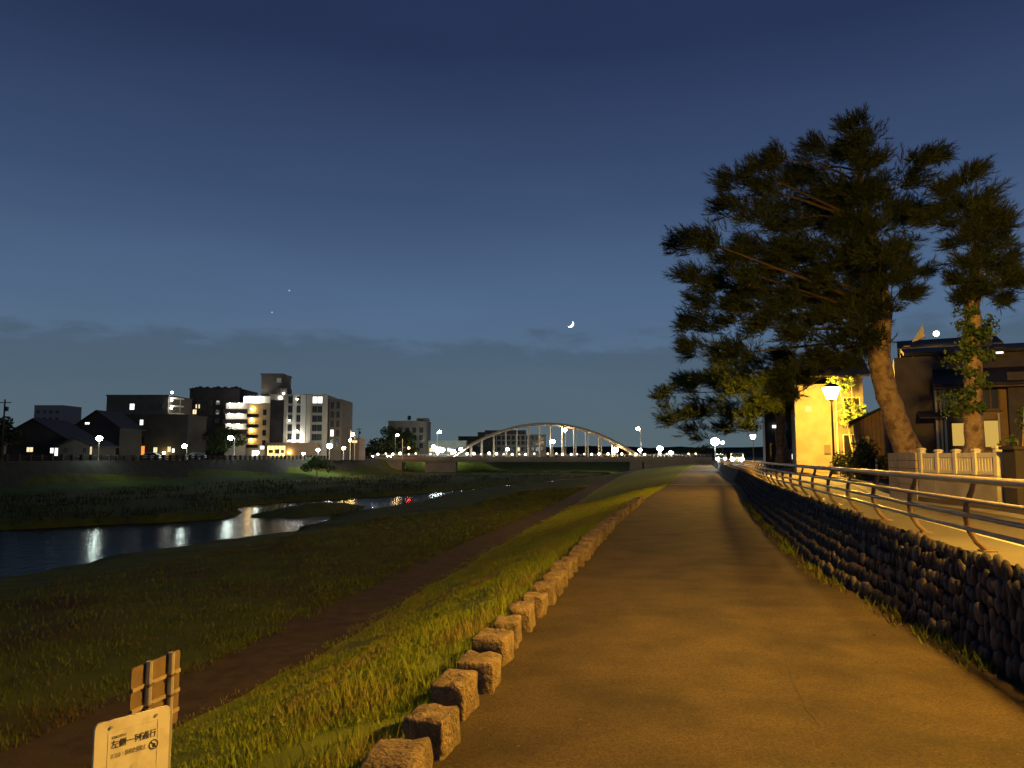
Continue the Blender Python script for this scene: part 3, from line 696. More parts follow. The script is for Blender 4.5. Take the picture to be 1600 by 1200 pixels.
def hedge():
    p0, p1 = (13.6, 29.5), (15.5, 36.8); t = thing('hedge', 'clipped dark hedge along the road below the brightest lantern lamp', 'hedge', (p0[0], p0[1], ROADZ+.1))
    pads = []
    for i in range(34):
        f = (i+random.random()*.6)/34; pads.append((Vector(((p1[0]-p0[0])*f+random.uniform(-.15, .3), (p1[1]-p0[1])*f, random.uniform(.25, .95))), .36))
        pads.append((Vector(((p1[0]-p0[0])*f, (p1[1]-p0[1])*f, random.uniform(.25, .9))), .34))
    for i in range(10): pads.append((Vector((random.uniform(-.7, .5), random.uniform(-.7, .5), random.uniform(.3, 1.5))), .42))
    tri_mesh('foliage', leaves(pads, 420, .06), HEDGE, t)
    for i in range(12): MB().tube([((p1[0]-p0[0])*i/11, (p1[1]-p0[1])*i/11, -.1), ((p1[0]-p0[0])*i/11+.1, (p1[1]-p0[1])*i/11, .8)], .025, 5).build('stem', BARK, t)
hedge()

# ------------------------------------------------------------------ garden wall and picket fence beyond the road
def along(p0, p1):
    d = Vector((p1[0]-p0[0], p1[1]-p0[1], 0)); return d.length, math.atan2(d.y, d.x)
def picket():
    p0, p1 = (9.0, 14.1), (9.12, 17.05); L_, a = along(p0, p1)
    w = thing('garden_wall', 'low pale concrete wall carrying the cream picket fence', 'wall', (*p0, ROADZ), a)
    n = 4
    for i in range(n):
        MB().b2(L_*i/n+.006, L_*(i+1)/n-.006, 0, .16, 0, .57).build('panel', CONC, w)
    MB().b2(-.03, L_+.03, -.03, .19, .57, .63).build('coping', CONC, w)
    f = thing('picket_fence', 'cream picket fence with square capped posts on the low concrete wall', 'fence', (*p0, ROADZ+.63), a)
    for i in range(5):
        x = .06+(L_-.12)*i/4; m = MB().b2(x-.055, x+.055, .03, .14, 0, .50 if i in (0, 4) else .46); m.box((x, .085, (.52 if i in (0, 4) else .48)), (.15, .15, .04), taper=.4); m.build('post', CREAM, f)
    for i in range(4):
        x0 = .06+(L_-.12)*i/4+.055; x1 = .06+(L_-.12)*(i+1)/4-.055
        MB().b2(x0, x1, .055, .115, .33, .42).build('top_rail', CREAM, f); MB().b2(x0, x1, .055, .115, .01, .07).build('bottom_rail', CREAM, f)
        for k in range(6):
            x = x0+(x1-x0)*(k+.5)/6; MB().b2(x-.026, x+.026, .065, .105, .07, .33).build('picket', CREAM, f)
    # block wall farther along
    q0, q1 = (9.16, 17.12), (9.42, 18.9); L2, a2 = along(q0, q1)
    g = thing('block_wall', 'pale concrete block wall below the leaning pine trunk', 'wall', (*q0, ROADZ), a2)
    rnd = random.Random(3); bw, bh = .46, .19
    MB().b2(.02, L2-.02, .03, .17, 0, 1.06).build('core', MORT, g)
    for r in range(6):
        x = -bw/2 if r % 2 else 0
        while x < L2-.02:
            x0, x1 = max(0, x)+.005, min(L2, x+bw)-.005
            if x1-x0 > .05: MB().b2(x0, x1, rnd.uniform(-.004, .004), .2, r*bh*.94+.004, (r+1)*bh*.94-.006).build('block', BLOCK, g)
            x += bw
picket()
def bollard_post():
    t = thing('marker_post', 'slim white marker post standing in front of the dark hedge', 'post', (12.75, 27.0, ROADZ+.1))
    MB().tube([(0, 0, 0), (0, 0, .78), (0, 0, .82)], [.04, .04, .02], 10).build('shaft', WHITEP, t); MB().tube([(0, 0, .62), (0, 0, .70)], .043, 10).build('band', STEELD, t)
bollard_post()
def gate_pier():
    t = thing('gate_pier', 'dark square gate pier right of the picket fence', 'pier', (8.98, 13.6, ROADZ), R(84))
    MB().box((0, 0, .55), (.42, .42, 1.1)).build('shaft', FACED, t); MB().box((0, 0, 1.13), (.5, .5, .06)).build('cap', FACED, t)
gate_pier()

# ------------------------------------------------------------------ houses on the right
def win(parent, x0, x1, y, z0, z1, m, fr=WOOD, d=.05, sill=True, mull=1):
    "a framed window on a wall facing -y of the parent"
    w = MB(); e = .05
    w.b2(x0-e, x0, y-d, y+.02, z0-e, z1+e); w.b2(x1, x1+e, y-d, y+.02, z0-e, z1+e); w.b2(x0, x1, y-d, y+.02, z1, z1+e); w.b2(x0, x1, y-d, y+.02, z0-e, z0)
    for k in range(1, mull+1):
        xm = x0+(x1-x0)*k/(mull+1); w.b2(xm-.02, xm+.02, y-d*.8, y+.01, z0, z1)
    f = w.build('window', fr, parent); MB().b2(x0, x1, y-.02, y-.008, z0, z1).build('pane', m, f)
    if sill: MB().b2(x0-.1, x1+.1, y-d-.06, y, z0-e-.04, z0-e).build('sill', fr, f)
def gable(mb, x0, x1, y0, y1, z0, zr, t=.12, over=.4, axis='y'):
    "two-pitch roof, ridge along axis"
    if axis == 'y':
        xm = (x0+x1)/2
        for a, b in ((x0-over, xm), (x1+over, xm)):
            za = z0-over*(zr-z0)/((x1-x0)/2)
            mb.prism([(a, y0-over, za), (b, y0-over, zr), (b, y0-over, zr+t), (a, y0-over, za+t)], (0, y1-y0+2*over, 0))
    else:
        ym = (y0+y1)/2
        for a, b in ((y0-over, ym), (y1+over, ym)):
            za = z0-over*(zr-z0)/((y1-y0)/2)
            mb.prism([(x0-over, a, za), (x0-over, b, zr), (x0-over, b, zr+t), (x0-over, a, za+t)], (x1-x0+2*over, 0, 0))
def house_cream():
    D = 44; x0, x1 = at(1244, 700, D).x, at(1344, 700, D).x; t = thing('cream_house', 'two-storey cream rendered house glowing beside the brightest lantern lamp', 'house', (x0, D, ROADZ+.1), -math.atan(x0/D)*.9); W = x1-x0
    MB().b2(0, W*.62, 0, 7, 0, 5.0).build('wall', PLAST, t); MB().b2(W*.62, W, .35, 7, 0, 5.5).build('side_wall', PLAST, t)
    r = MB(); gable(r, 0, W, 0.2, 7, 5.5, 6.8, axis='x'); r.build('roof', TILE, t)
    win(t, W*.72, W*.94, .35, 3.0, 4.2, GLASSD, CREAM); win(t, W*.70, W*.92, .35, .9, 2.1, GLASSD, CREAM)
    MB().b2(W*.62, W*.98, .30, .36, 2.62, 2.68).build('trim', WOOD, t)
    MB().tube([(W*.60, -.05, 0), (W*.60, -.05, 5.0)], .04, 8).build('downpipe', CREAM, t)
    for k in range(9): MB().b2(.02, W*.58, -.016, -.001, .15+.53*k, .15+.53*k+.50).build('siding_panel', PLAST, t)
    MB().box((W*.2, -.06, 3.6), (.28, .10, .28)).build('vent_hood', CREAM, t); MB().box((W*.45, -.07, 1.3), (.34, .12, .5)).build('meter_box', FACEG, t)
house_cream()
def shop_dark():
    D = 62; x0, x1 = at(1196, 700, D).x, at(1243, 700, D).x; t = thing('dark_house', 'dark shopfront with a small lit sign left of the cream house', 'house', (x0, D, ROADZ+.1), -math.atan(x0/D)*.9); W = x1-x0
    MB().b2(0, W, 0, 6, 0, 4.6).build('wall', FACED, t); r = MB(); gable(r, 0, W, 0, 6, 4.6, 5.8, axis='x'); r.build('roof', TILE, t)
    MB().box((W*.42, -.15, 3.3), (.9, .10, .22)).build('lit_sign', L_WINW, t)
    MB().b2(W*.62, W*.98, -.03, .0, .1, 1.5).build('shutter', BROWNW, t); win(t, W*.82, W*.98, -.03, .7, 1.1, L_WINW, WOOD, sill=False, mull=0)
    win(t, W*.15, W*.45, 0, .8, 1.9, GLASSD)
shop_dark()
def shed():
    D = 31; x0, x1 = at(1338, 700, D).x, at(1402, 700, D).x; t = thing('brown_shed', 'brown boarded shed with a sloping roof left of the pine trunk', 'shed', (x0, D, ROADZ+.1), -math.atan(x0/D)*.95); W = x1-x0
    P = [(0, 0, 0), (W, 0, 0), (W, 0, 3.1), (0, 0, 2.25)]; MB().prism(P, (0, 4, 0)).build('wall', MORT, t)
    n = 11
    for i in range(n):
        a, b = W*i/n+.006, W*(i+1)/n-.006; MB().prism([(a, -.02, 0), (b, -.02, 0), (b, -.02, 2.25+.85*b/W), (a, -.02, 2.25+.85*a/W)], (0, .016, 0)).build('board', BROWNW, t)
    MB().prism([(-.25, -.3, 2.18), (W+.2, -.3, 3.18), (W+.2, -.3, 3.27), (-.25, -.3, 2.27)], (0, 4.5, 0)).build('roof', TILE, t)
    win(t, W*.1, W*.3, -.02, 1.2, 1.7, GLASSD, WOOD)
shed()
def house_right():
    D = 25.5; x0 = at(1404, 700, D).x; t = thing('dark_house', 'dark clad house with pale blinds in its lower windows behind the slim pine', 'house', (x0, D, ROADZ+.12), -math.atan(x0/D)*.95); X = lambda px: (at(px, 700, D).x-x0)*.86; Z = lambda py: at(1500, py, D).z-ROADZ-.12
    W = X(1690)
    MB().b2(0, X(1466), .6, 8, 0, Z(556)).build('wall', CLAD, t); MB().b2(X(1466), W, 0, 8, 0, Z(598)).build('wall', BROWNW, t)
    MB().b2(X(1575), W+.02, -.35, -.002, 0, Z(590)).build('bay_wall', CLAD, t)
    MB().b2(X(1440), W, 2.2, 8, Z(600), Z(545)).build('upper_wall', CLAD, t)
    r = MB(); gable(r, X(1440), W, 2.2, 8, Z(545), Z(522), axis='x', over=.3); r.build('roof', TILE, t)
    MB().prism([(X(1462), -.7, Z(612)), (W+.3, -.7, Z(612)), (W+.3, -.7, Z(608)), (X(1462), -.7, Z(608))], (0, .01, 0)).build('fascia', WOOD, t)
    MB().prism([(X(1462), -.7, Z(610)), (X(1462), 2.4, Z(572)), (X(1462), 2.4, Z(568)), (X(1462), -.7, Z(606))], (W-X(1462)+.3, 0, 0)).build('lower_roof', TILE, t)
    MB().prism([(X(1438), -.65, Z(656)), (X(1438), .05, Z(645)), (X(1438), .05, Z(643)), (X(1438), -.65, Z(654))], (X(1485)-X(1438), 0, 0)).build('porch_roof', TILE, t)
    for a, b, z0, z1 in ((1490, 1510, 697, 663), (1538, 1560, 699, 660)):
        win(t, X(a), X(b), -.01, Z(z0), Z(z1), L_BLIND, WOOD, mull=0)
    win(t, X(1472), X(1500), -.01, Z(640), Z(618), CREAM, WOOD, mull=1); win(t, X(1540), X(1562), -.01, Z(642), Z(612), GLASSD, WOOD, mull=1)
    win(t, X(1578), X(1590), 2.19, Z(549), Z(541), L_WINW, WOOD, mull=0)
    for px in (1467, 1474, 1480): MB().tube([(X(px), -.10, 0), (X(px), -.10, Z(612))], .035 if px != 1474 else .028, 8).build('downpipe', CREAM, t)
    MB().b2(X(1420), X(1450), .15, .55, 0, Z(690)).build('storage_box', FACEG, t)
    MB().box((X(1570), 4, Z(522)+.25), (.5, .5, .9)).build('chimney', CLAD, t)
    MB().tube([(X(1559), -.4, Z(650)), (X(1559), -.4, Z(690))], .03, 6).build('meter_pipe', CREAM, t)
house_right()
def house_back():
    D = 46; x0 = at(1412, 700, D).x; t = thing('gabled_house', 'house behind with floodlit cream gable ends above the dark clad house', 'house', (x0, D, ROADZ+.15), -math.atan(x0/D)); X = lambda px: (at(px, 700, D).x-x0)*.86; Z = lambda py: at(1440, py, D).z-ROADZ-.15
    MB().b2(0, X(1560), 0, 7, 0, Z(548)).build('wall', CLAD, t)
    MB().prism([(X(1410), -.02, Z(549)), (X(1430), -.02, Z(549)), (X(1430), -.02, Z(541)), (X(1421), -.02, Z(541))], (0, .4, 0)).build('gable_end', PLAST, t)
    MB().prism([(X(1434), .3, Z(535)), (X(1455), .3, Z(528)), (X(1453), .3, Z(508))], (0, .4, 0)).build('gable_end', PLAST, t)
    r = MB(); gable(r, X(1418), X(1565), 0, 7, Z(546), Z(524), axis='x', over=.3); r.build('roof', TILE, t)
    MB().ball((X(1473), -.25, Z(526)), .16).build('flood_lamp', emit('flood_glow', (1, .8, .45), 14), t)
house_back()

# ------------------------------------------------------------------ oncoming car on the road
def car(name, label, loc, rz, body, lights=True, tail=False, group=None):
    t = thing(name, label, 'car', loc, rz, group)
    prof = [(-2.0, .35), (2.0, .35), (2.02, .75), (1.85, .86), (1.05, .95), (.45, 1.42), (-1.1, 1.45), (-1.75, 1.0), (-2.0, .9)]
    MB().prism([(-.80, x, z) for x, z in prof], (1.6, 0, 0)).build('body', body, t)
    MB().prism([(-.81, x, z) for x, z in ((.92, .98), (.42, 1.36), (-1.0, 1.38), (-1.5, 1.0))], (1.62, 0, 0)).build('side_glass', GLASSD, t)
    MB().prism([(-.68, 1.06, .98), (.68, 1.06, .98), (.62, .50, 1.40), (-.62, .50, 1.40)], (0, .012, .012)).build('windscreen', GLASSD, t)
    for x in (-.78, .78):
        for y in (-1.25, 1.25):
            w = MB().tube([(x-.1, y, .31), (x+.1, y, .31)], .31, 14).build('wheel', RUBB, t); MB().tube([(x-.11, y, .31), (x+.11, y, .31)], .18, 10).build('rim', GALV, w)
    for x in (-.58, .58):
        MB().tube([(x, 2.0, .68), (x, 2.05, .68)], .2, 12).build('headlight', L_HEAD if lights else GALV, t)
        MB().box((x, -2.0, .85), (.22, .04, .12)).build('tail_light', L_RED if tail else BROWNW, t)
    MB().box((0, 2.03, .45), (.33, .02, .16)).build('number_plate', WHITEP, t)
    return t
car('oncoming_car', 'oncoming car with dazzling white headlights on the road past the wall', (28.6, 98, ROADZ), R(180-17), CARW)

car('oncoming_car', 'added second oncoming car farther back, its headlights filling out the bright cluster', (33.6, 124, ROADZ), R(180-14), CARD)  # added car, there to enlarge the cluster of headlights
# ------------------------------------------------------------------ arch bridge
def bridge():
    D = 240; X = lambda px: at(px, 712, D).x
    x0, x1 = X(585), X(1112); t = thing('arch_bridge', 'beige arch bridge with a row of round lamps crossing the river in the distance', 'bridge', (0, D, 0))
    MB().b2(x0, x1, 0, 9, .35, 1.55).build('deck', DECKM, t); MB().b2(x0, x1, -.35, -.01, .9, 2.0).build('edge_beam', DECKM, t); MB().b2(x0, x1, 9.01, 9.35, .9, 2.0).build('edge_beam', DECKM, t)
    a0, a1 = X(703), X(1003); xc = (a0+a1)/2; hw = (a1-a0)/2; rise = 10.6
    zz = lambda x: 1.7+rise*(1-((x-xc)/hw)**2)
    for y in (.6, 8.4):
        pts = [(a0+(a1-a0)*i/36, y, zz(a0+(a1-a0)*i/36)) for i in range(37)]
        m = MB(); sec = .55
        rows = [[(p[0], y-.35, p[2]-sec*.6), (p[0], y+.35, p[2]-sec*.6), (p[0], y+.35, p[2]+sec*.6), (p[0], y-.35, p[2]+sec*.6), (p[0], y-.35, p[2]-sec*.6)] for p in pts]
        m.strip(rows); m.build('arch_rib', BRIDGEM, t)
        for px in (735, 752, 771, 790, 808, 826, 844, 862, 881, 900, 919, 940, 962):
            x = X(px); MB().tube([(x, y, 1.5), (x, y, zz(x)-.2)], .16, 6).build('hanger', BRIDGEM, t)
    for px in (780, 853, 925):
        x = X(px); MB().b2(x-.25, x+.25, .9, 8.1, zz(x)-.35, zz(x)+.15).build('cross_brace', BRIDGEM, t)
    for a, b in ((664, 712), (984, 1004)):
        MB().b2(X(a), X(b), .5, 8.5, -4.6, .34).build('pier', DECKM, t)
    MB().b2(X(1006), x1+6, .2, 8.8, -4.6, .34).build('abutment', DECKM, t); MB().b2(x0-6, X(628), .2, 8.8, -4.6, .34).build('abutment', DECKM, t)
    for y in (-.18, 9.18):
        r = MB(); r.tube([(x0, y, 2.75), (x1, y, 2.75)], .06, 6); r.tube([(x0, y, 2.4), (x1, y, 2.4)], .04, 6)
        n = 90
        for i in range(n+1): x = x0+(x1-x0)*i/n; r.tube([(x, y, 1.99), (x, y, 2.75)], .04, 5)
        r.build('parapet_rail', BRIDGEM, t)
    pm = MB().tube([(0, 0, 0), (0, 0, .85)], .06, 6).mesh('lamp_post', IRON); gm = MB().ball((0, 0, 1.15), .38, 10, 8).mesh('lamp_globe', L_BRG, smooth=True)
    gm2 = MB().ball((0, 0, 1.12), .27, 10, 8).mesh('lamp_globe', L_BRG2, smooth=True)
    rnd = random.Random(4); px = 592
    while px < 1096:
        if rnd.random() < .86:
            y = -.18; p = link('lamp_post', pm, t, (X(px+rnd.uniform(-1.5, 1.5)), y-.22, 1.7)); g = link('lamp_globe', gm if rnd.random() < .6 else gm2, p); g.scale = [rnd.uniform(.85, 1.15)]*3
        px += 11.5
bridge()

# ------------------------------------------------------------------ far street lamps
def far_lamp(px, py, D, label, m, zbase=FARZ, r=.33, arm=0, group='street lamps across the river', h=None):
    p = at(px, py, D); zb = zbase; t = thing('street_lamp', label, 'street lamp', (p.x+arm, D, zb), 0, group); H = p.z-zb
    mb = MB().tube([(0, 0, -.1), (0, 0, .5), (0, 0, H-(.25 if not arm else 0)+.1*0)], [.11, .08, .05], 7)
    if arm: mb.tube([(0, 0, H-.3), (-arm*.5, 0, H+.12), (-arm, 0, H+r*.9)], .04, 6)
    mb.build('post', GALV, t)
    g = MB().ball((-arm, 0, H), r, 10, 8, (1, 1, .8)).build('lamp_globe', m, t, smooth=True)
    MB().tube([(-arm, 0, H+r*.75), (-arm, 0, H+r*.95)], [r*.8, r*.3], 8).build('cap', IRON, t)
FL = [(155, 685, 118, 'white street lamp in front of the gabled houses across the river', L_COOL2, .34, 0),
      (288, 697, 150, 'white street lamp between the orange doorway and the round tree', L_COOL, .33, .5),
      (360, 684, 158, 'white street lamp lighting the green wall by the lit stairs', L_COOL, .40, .9),
      (402, 707, 168, 'low white lamp before the yellow stairwell of the apartment block', L_COOL, .25, 0),
      (474, 709, 176, 'small white lamp before the lit shop window', L_COOLB, .24, 0),
      (497, 703, 180, 'white lamp below the right end of the pale apartment facade', L_COOL, .30, 0),
      (515, 697, 186, 'brightest white lamp at the corner beside the apartment block', L_COOLB, .50, 0),
      (537, 700, 190, 'warm lamp on the left of the tall roadside pole', L_WARMF, .34, 0),
      (551, 679, 196, 'warm high lamp right of the apartment block', L_WARMF, .34, .6),
      (621, 680, 232, 'high warm lamp above the traffic signal', L_WARMF, .35, -.6),
      (687, 675, 262, 'tall white street lamp standing alone left of the bridge arch', L_COOL, .42, -.8),
      (720, 702, 262, 'white lamp at the left foot of the bridge arch', L_COOLB, .42, 0),
      (678, 698, 258, 'white lamp beside the bright oval sign', L_COOL, .42, 0),
      (708, 706, 256, 'brightest white lamp just left of the bridge arch foot', L_COOL, .62, 0),
      (793, 702, 262, 'white lamp behind the left half of the bridge arch', L_COOL, .40, 0),
      (864, 690, 262, 'cool white lamp behind the middle of the bridge arch', L_COOLB, .50, 0),
      (882, 672, 265, 'tall warm lamp just under the crown of the bridge arch', L_WARMF, .55, .4),
      (961, 703, 258, 'large warm lamp behind the right half of the bridge arch', L_WARMF, .75, 0),
      (997, 670, 268, 'tall warm street lamp standing alone right of the bridge arch', L_WARMF, .45, .8),
      (1000, 703, 262, 'white lamp at the right foot of the bridge arch', L_COOL, .42, 0),
      (1031, 701, 270, 'bright white lamp over the right bank beyond the arch', L_COOL, .72, 0),
      (1048, 707, 272, 'white lamp at the right end of the bridge', L_COOLB, .45, 0),
      (1117, 690, 150, 'greenish white street lamp left of the lantern row', L_COOL, .62, 0)]
for px, py, D, lab, m, r, arm in FL:
    on_bridge = 664 < px < 1060 and D > 240
    far_lamp(px, py, 247.6 if on_bridge else D, lab, m, r=r*1.35, arm=arm, zbase=1.55 if on_bridge else FARZ)

# ------------------------------------------------------------------ buildings across the river
def block(name, label, px0, px1, pytop, D, dep, m, cat='building', base=FARZ, par=True):
    x0, x1 = at(px0, 700, D).x, at(px1, 700, D).x; t = thing(name, label, cat, (x0, D, base)); t['W'] = x1-x0; H = at((px0+px1)/2, pytop, D).z-base
    MB().b2(0, x1-x0, 0, dep, -.3, H).build('wall', m, t)
    if par: MB().b2(-.15, x1-x0+.15, -.15, dep+.15, H, H+.35).build('parapet', m, t)
    X = lambda px: at(px, 700, D).x-x0; Z = lambda py: at((px0+px1)/2, py, D).z-base
    return t, X, Z, H
def fwin(t, x0, x1, z0, z1, m, fr=FACEG, y=0, mull=1): win(t, x0, x1, y, z0, z1, m, fr, .08, False, mull)
# grey block at left with a lit outside stair
t, X, Z, H = block('apartment_block', 'brownish four-storey block with one lit window, left of the dark tower', 163, 260, 619, 190, 14, FACEG)
for r in range(3):
    for c in range(6): fwin(t, X(170+c*15), X(177+c*15), Z(640+r*16), Z(631+r*16), L_WINW if (r, c) == (0, 2) else GLASSD)
MB().b2(X(261), X(271), .5, 6, 0, Z(645)).build('stair_tower', FACEW, t)
for k, py in enumerate((646, 634, 622)):
    f = MB().b2(X(261), X(274), .3, 4, Z(py)-.1, Z(py)+.15).build('landing', FACEW, t); MB().ball((X(265), .0, Z(py)+1.4), .28).build('stair_lamp', L_STAIR, f)
MB().tube([(X(276), 1, 0), (X(276), 1, Z(624))], .08, 6).build('stair_mast', GALV, t)
# lower dark building with the orange doorway
t, X, Z, H = block('dark_building', 'dark flat-roofed building with an orange lit doorway near the parked car', 168, 292, 650, 165, 10, FACED)
fwin(t, X(217), X(222), Z(664), Z(656), L_WINW); fwin(t, X(167.5)+.2, X(171)+.1, Z(690), Z(681), L_WIN); fwin(t, X(184), X(194), Z(690), Z(680), GLASSD)
fwin(t, X(240), X(246), Z(707), Z(699), L_WIN); fwin(t, X(262), X(267), Z(706), Z(698), L_WIN); fwin(t, X(269), X(273), Z(707), Z(701), L_WINW); fwin(t, X(210), X(226), Z(692), Z(682), GLASSD)
d = MB().b2(X(211), X(226), -.12, -.01, .1, Z(697)).build('doorway', L_ORNG, t); MB().b2(X(211)-.2, X(226)+.2, -.5, 0, Z(697), Z(697)+.15).build('canopy', FACEG, d)
MB().ball((X(259), -.8, Z(708)), .3).build('wall_lamp', emit('yellow_wall_lamp', (1, .72, .2), 60), t)
def far_house(label, px0, px1, pye, pyr, D, m, dep=9, axis='y', lit=()):
    x0, x1 = at(px0, 700, D).x, at(px1, 700, D).x; t = thing('gabled_house', label, 'house', (x0, D, FARZ)); W = x1-x0; z0 = at(px0, pye, D).z-FARZ; zr = at(px0, pyr, D).z-FARZ
    w = MB().b2(0, W, 0, dep, -.3, z0)
    if axis == 'y': w.prism([(0, .001, z0), (W, .001, z0), (W/2, .001, zr)], (0, dep-.002, 0))
    w.build('wall', m, t); r = MB(); gable(r, 0, W, 0, dep, z0, zr, axis=axis, t=.18, over=.5); r.build('roof', TILE, t)
    for a, b, c, d_, mm in lit: fwin(t, at(a, 700, D).x-x0, at(b, 700, D).x-x0, at(a, c, D).z-FARZ, at(a, d_, D).z-FARZ, mm)
    return t
far_house('low dark house with a broad roof at the far left across the river', -10, 112, 690, 655, 128, FACED, lit=((42, 52, 706, 699, L_WIN), (79, 84, 708, 700, L_WINW), (86, 91, 712, 700, L_WINW)))
far_house('small house with a pale lit gable behind the first white street lamp', 92, 146, 697, 685, 124, FACEG, 7, lit=((130, 135, 707, 700, GLASSD), (141, 144, 710, 698, L_WIN), (100, 106, 707, 700, GLASSD)))
far_house('dark steep-roofed house with one slit window left of the brownish block', 112, 186, 668, 642, 150, FACED, 9, lit=((131, 138, 663, 660, L_WINW), (150, 156, 690, 682, GLASSD)))
t, X, Z, H = block('distant_tower', 'faint pinkish building block far behind the houses at the left', 50, 95, 634, 460, 20, mat('pink_block', (.42, .30, .27), .9))
for r in range(4):
    for c in range(4): fwin(t, X(54+c*10), X(59+c*10), Z(646+r*11), Z(641+r*11), GLASSD)
# dark apartment slab
t, X, Z, H = block('apartment_block', 'dark apartment tower with two small lit windows, left of the lit stairs', 293, 372, 609, 205, 14, FACED)
for r in range(5):
    for c in range(6): fwin(t, X(299+c*12), X(305+c*12), Z(626+r*14)-1.2, Z(626+r*14), L_WIN if (r, c) == (1, 0) else GLASSD)
fwin(t, X(303.5), X(305.5), Z(638), Z(632), L_WIN, y=-.1, mull=0); fwin(t, X(308), X(310), Z(638), Z(632), L_WIN, y=-.1, mull=0)
for i in range(14): x = X(293)+(X(372)-X(293))*i/14; MB().b2(x+.2, x+.9, .5, 1.2, H+.35, H+.35+.25+.5*((i*7) % 5)/5).build('roof_plant', FACED, t)
# the lit apartment block
def lit_apartment():
    D = 200; t, X, Z, H = block('apartment_block', 'pale apartment block with lit stairs, yellow balconies and bright pilasters', 420, 506, 618, D, 16, FACE)
    # stair bay with white lights
    MB().b2(X(349), X(386), .8, 14, -.3, Z(629)).build('stair_bay', FACEW, t)
    for r, py in enumerate((645, 661, 677)):
        MB().b2(X(349), X(387), -1.0, .79, Z(py)-.15, Z(py)+.10).build('walkway', FACEG, t); MB().b2(X(349), X(387), -1.0, -.88, Z(py)+.10, Z(py)+.95).build('balustrade', FACEG, t)
        for px in (357, 371): MB().ball((X(px), -.2, Z(py)+2.25), .26).build('stair_lamp', L_STAIR, t)
    MB().b2(X(374), X(420), 2, 12, Z(629), Z(618)).build('penthouse', FACEW, t)
    for px in (378, 390, 398): MB().ball((X(px), 1.2, Z(623)), .42).build('roof_lamp', L_STAIR, t)
    # ochre bay with four balconies
    MB().b2(X(386.2), X(419.8), .3, 14, -.3, Z(630)).build('balcony_bay', FACEY, t)
    for py in (652, 668, 684, 700):
        b = MB().b2(X(386.5), X(405), -1.2, .29, Z(py)-.18, Z(py)+.02).build('balcony', FACEY, t); MB().b2(X(386.5), X(405), -1.2, -1.08, Z(py)+.02, Z(py)+.8).build('parapet_panel', FACED, b)
        MB().ball((X(392), -.3, Z(py)+2.1), .22).build('balcony_lamp', L_STAIRY, b)
        fwin(t, X(409), X(414), Z(py)+.6, Z(py)+2.0, GLASSD, y=.3)
    MB().b2(X(421), X(443), -.25, -.01, 0, Z(625)).build('recess_panel', FACED, t)
    # lift tower
    w = MB().b2(X(399), X(433), 3, 11, Z(618)+.35, Z(584)).build('lift_tower', FACEG, t); MB().b2(X(398), X(434), 2.7, 11.3, Z(584), Z(584)+.4).build('tower_cap', FACEG, w)
    MB().b2(X(424), X(431), 2.93, 2.99, Z(596), Z(589)).build('tower_panel', FACEW, w)
    MB().prism([(X(433), 3.2, Z(618)), (X(441), 3.2, Z(618)), (X(433), 3.2, Z(604))], (0, 6, 0)).build('tower_stair', FACEG, t)
    MB().b2(X(422), X(445), .5, 5, Z(618)+.36, Z(618)+2).build('roof_house', FACEG, t); MB().ball((X(436), -.1, Z(622)), .30).build('roof_lamp', L_STAIR, t); MB().ball((X(440), .2, Z(619)+.7), .2).build('roof_lamp', L_STAIR, t)
    # main facade: bright pilasters, windows between
    for a, b, m in ((443, 448, FACE), (456.5, 461.5, FACEW), (469, 477, FACEW), (478, 485, FACE), (503, 511, FACE)):
        MB().b2(X(a), X(b), -.6, -.002, 0, Z(617)).build('pilaster', m, t)
    for r in range(5):
        py = 630+r*14.5
        for a, b in ((449, 455.5), (462.5, 468), (487, 494), (495, 502)):
            lit = L_WINW if (r == 0 and a >= 487) else GLASSD
            fwin(t, X(a), X(b), Z(py), Z(py)+1.7, lit, FACEG, y=-.02)
        MB().b2(X(486), X(503), -.28, -.003, Z(py)-.75, Z(py)-.45).build('floor_band', FACE, t)
    MB().ball((X(452), -.7, Z(657)), .16).build('balcony_lamp', L_STAIR, t); MB().ball((X(465), -.8, Z(673)), .16).build('balcony_lamp', L_STAIR, t); MB().ball((X(463.5), -.7, Z(624)), .14).build('balcony_lamp', L_STAIR, t)
    # added light boxes that brighten the white pilasters from below
    for px in (455, 459, 463, 468, 473): MB().box((X(px), -1.9, Z(689)), (.7, .5, .16)).build('added_uplight', L_STAIR, t)
    # right wing
    MB().b2(X(511.2), X(531), 1.2, 15, -.3, Z(623)).build('right_wing', FACEG, t)
    for r in range(5):
        fwin(t, X(514), X(519), Z(638+r*14.5), Z(638+r*14.5)+1.7, L_WINW if r == 3 else GLASSD, y=1.2); fwin(t, X(523), X(528), Z(638+r*14.5), Z(638+r*14.5)+1.7, GLASSD, y=1.2)
    # ground floor shops
    MB().b2(X(420), X(500), -3.2, -.62, -.3, Z(692)).build('shop_storey', BROWNW, t)
    s = MB().b2(X(424), X(452), -3.3, -3.22, Z(714), Z(697)).build('shop_window', L_SHOP, t)
    for k in range(6): x = X(424)+(X(452)-X(424))*k/5; MB().b2(x-.06, x+.06, -3.4, -3.31, Z(714), Z(697)).build('glazing_bar', WOOD, s)
    for a, b, py0, py1 in ((426, 433, 708, 703), (436, 443, 709, 702), (445, 450, 708, 703)): MB().b2(X(a), X(b), -3.36, -3.315, Z(py0), Z(py1)).build('poster', WOOD, s)
    MB().ball((X(458), -3.7, Z(707)), .25).build('shop_lamp', L_STAIRY, t); MB().b2(X(411), X(417), -2.4, -2.2, Z(702), Z(697)).build('lit_sign', L_WINW, t)
    MB().b2(X(397), X(406), -1.5, -1.4, Z(713), Z(704)).build('lit_entrance', L_WINW, t)
lit_apartment()
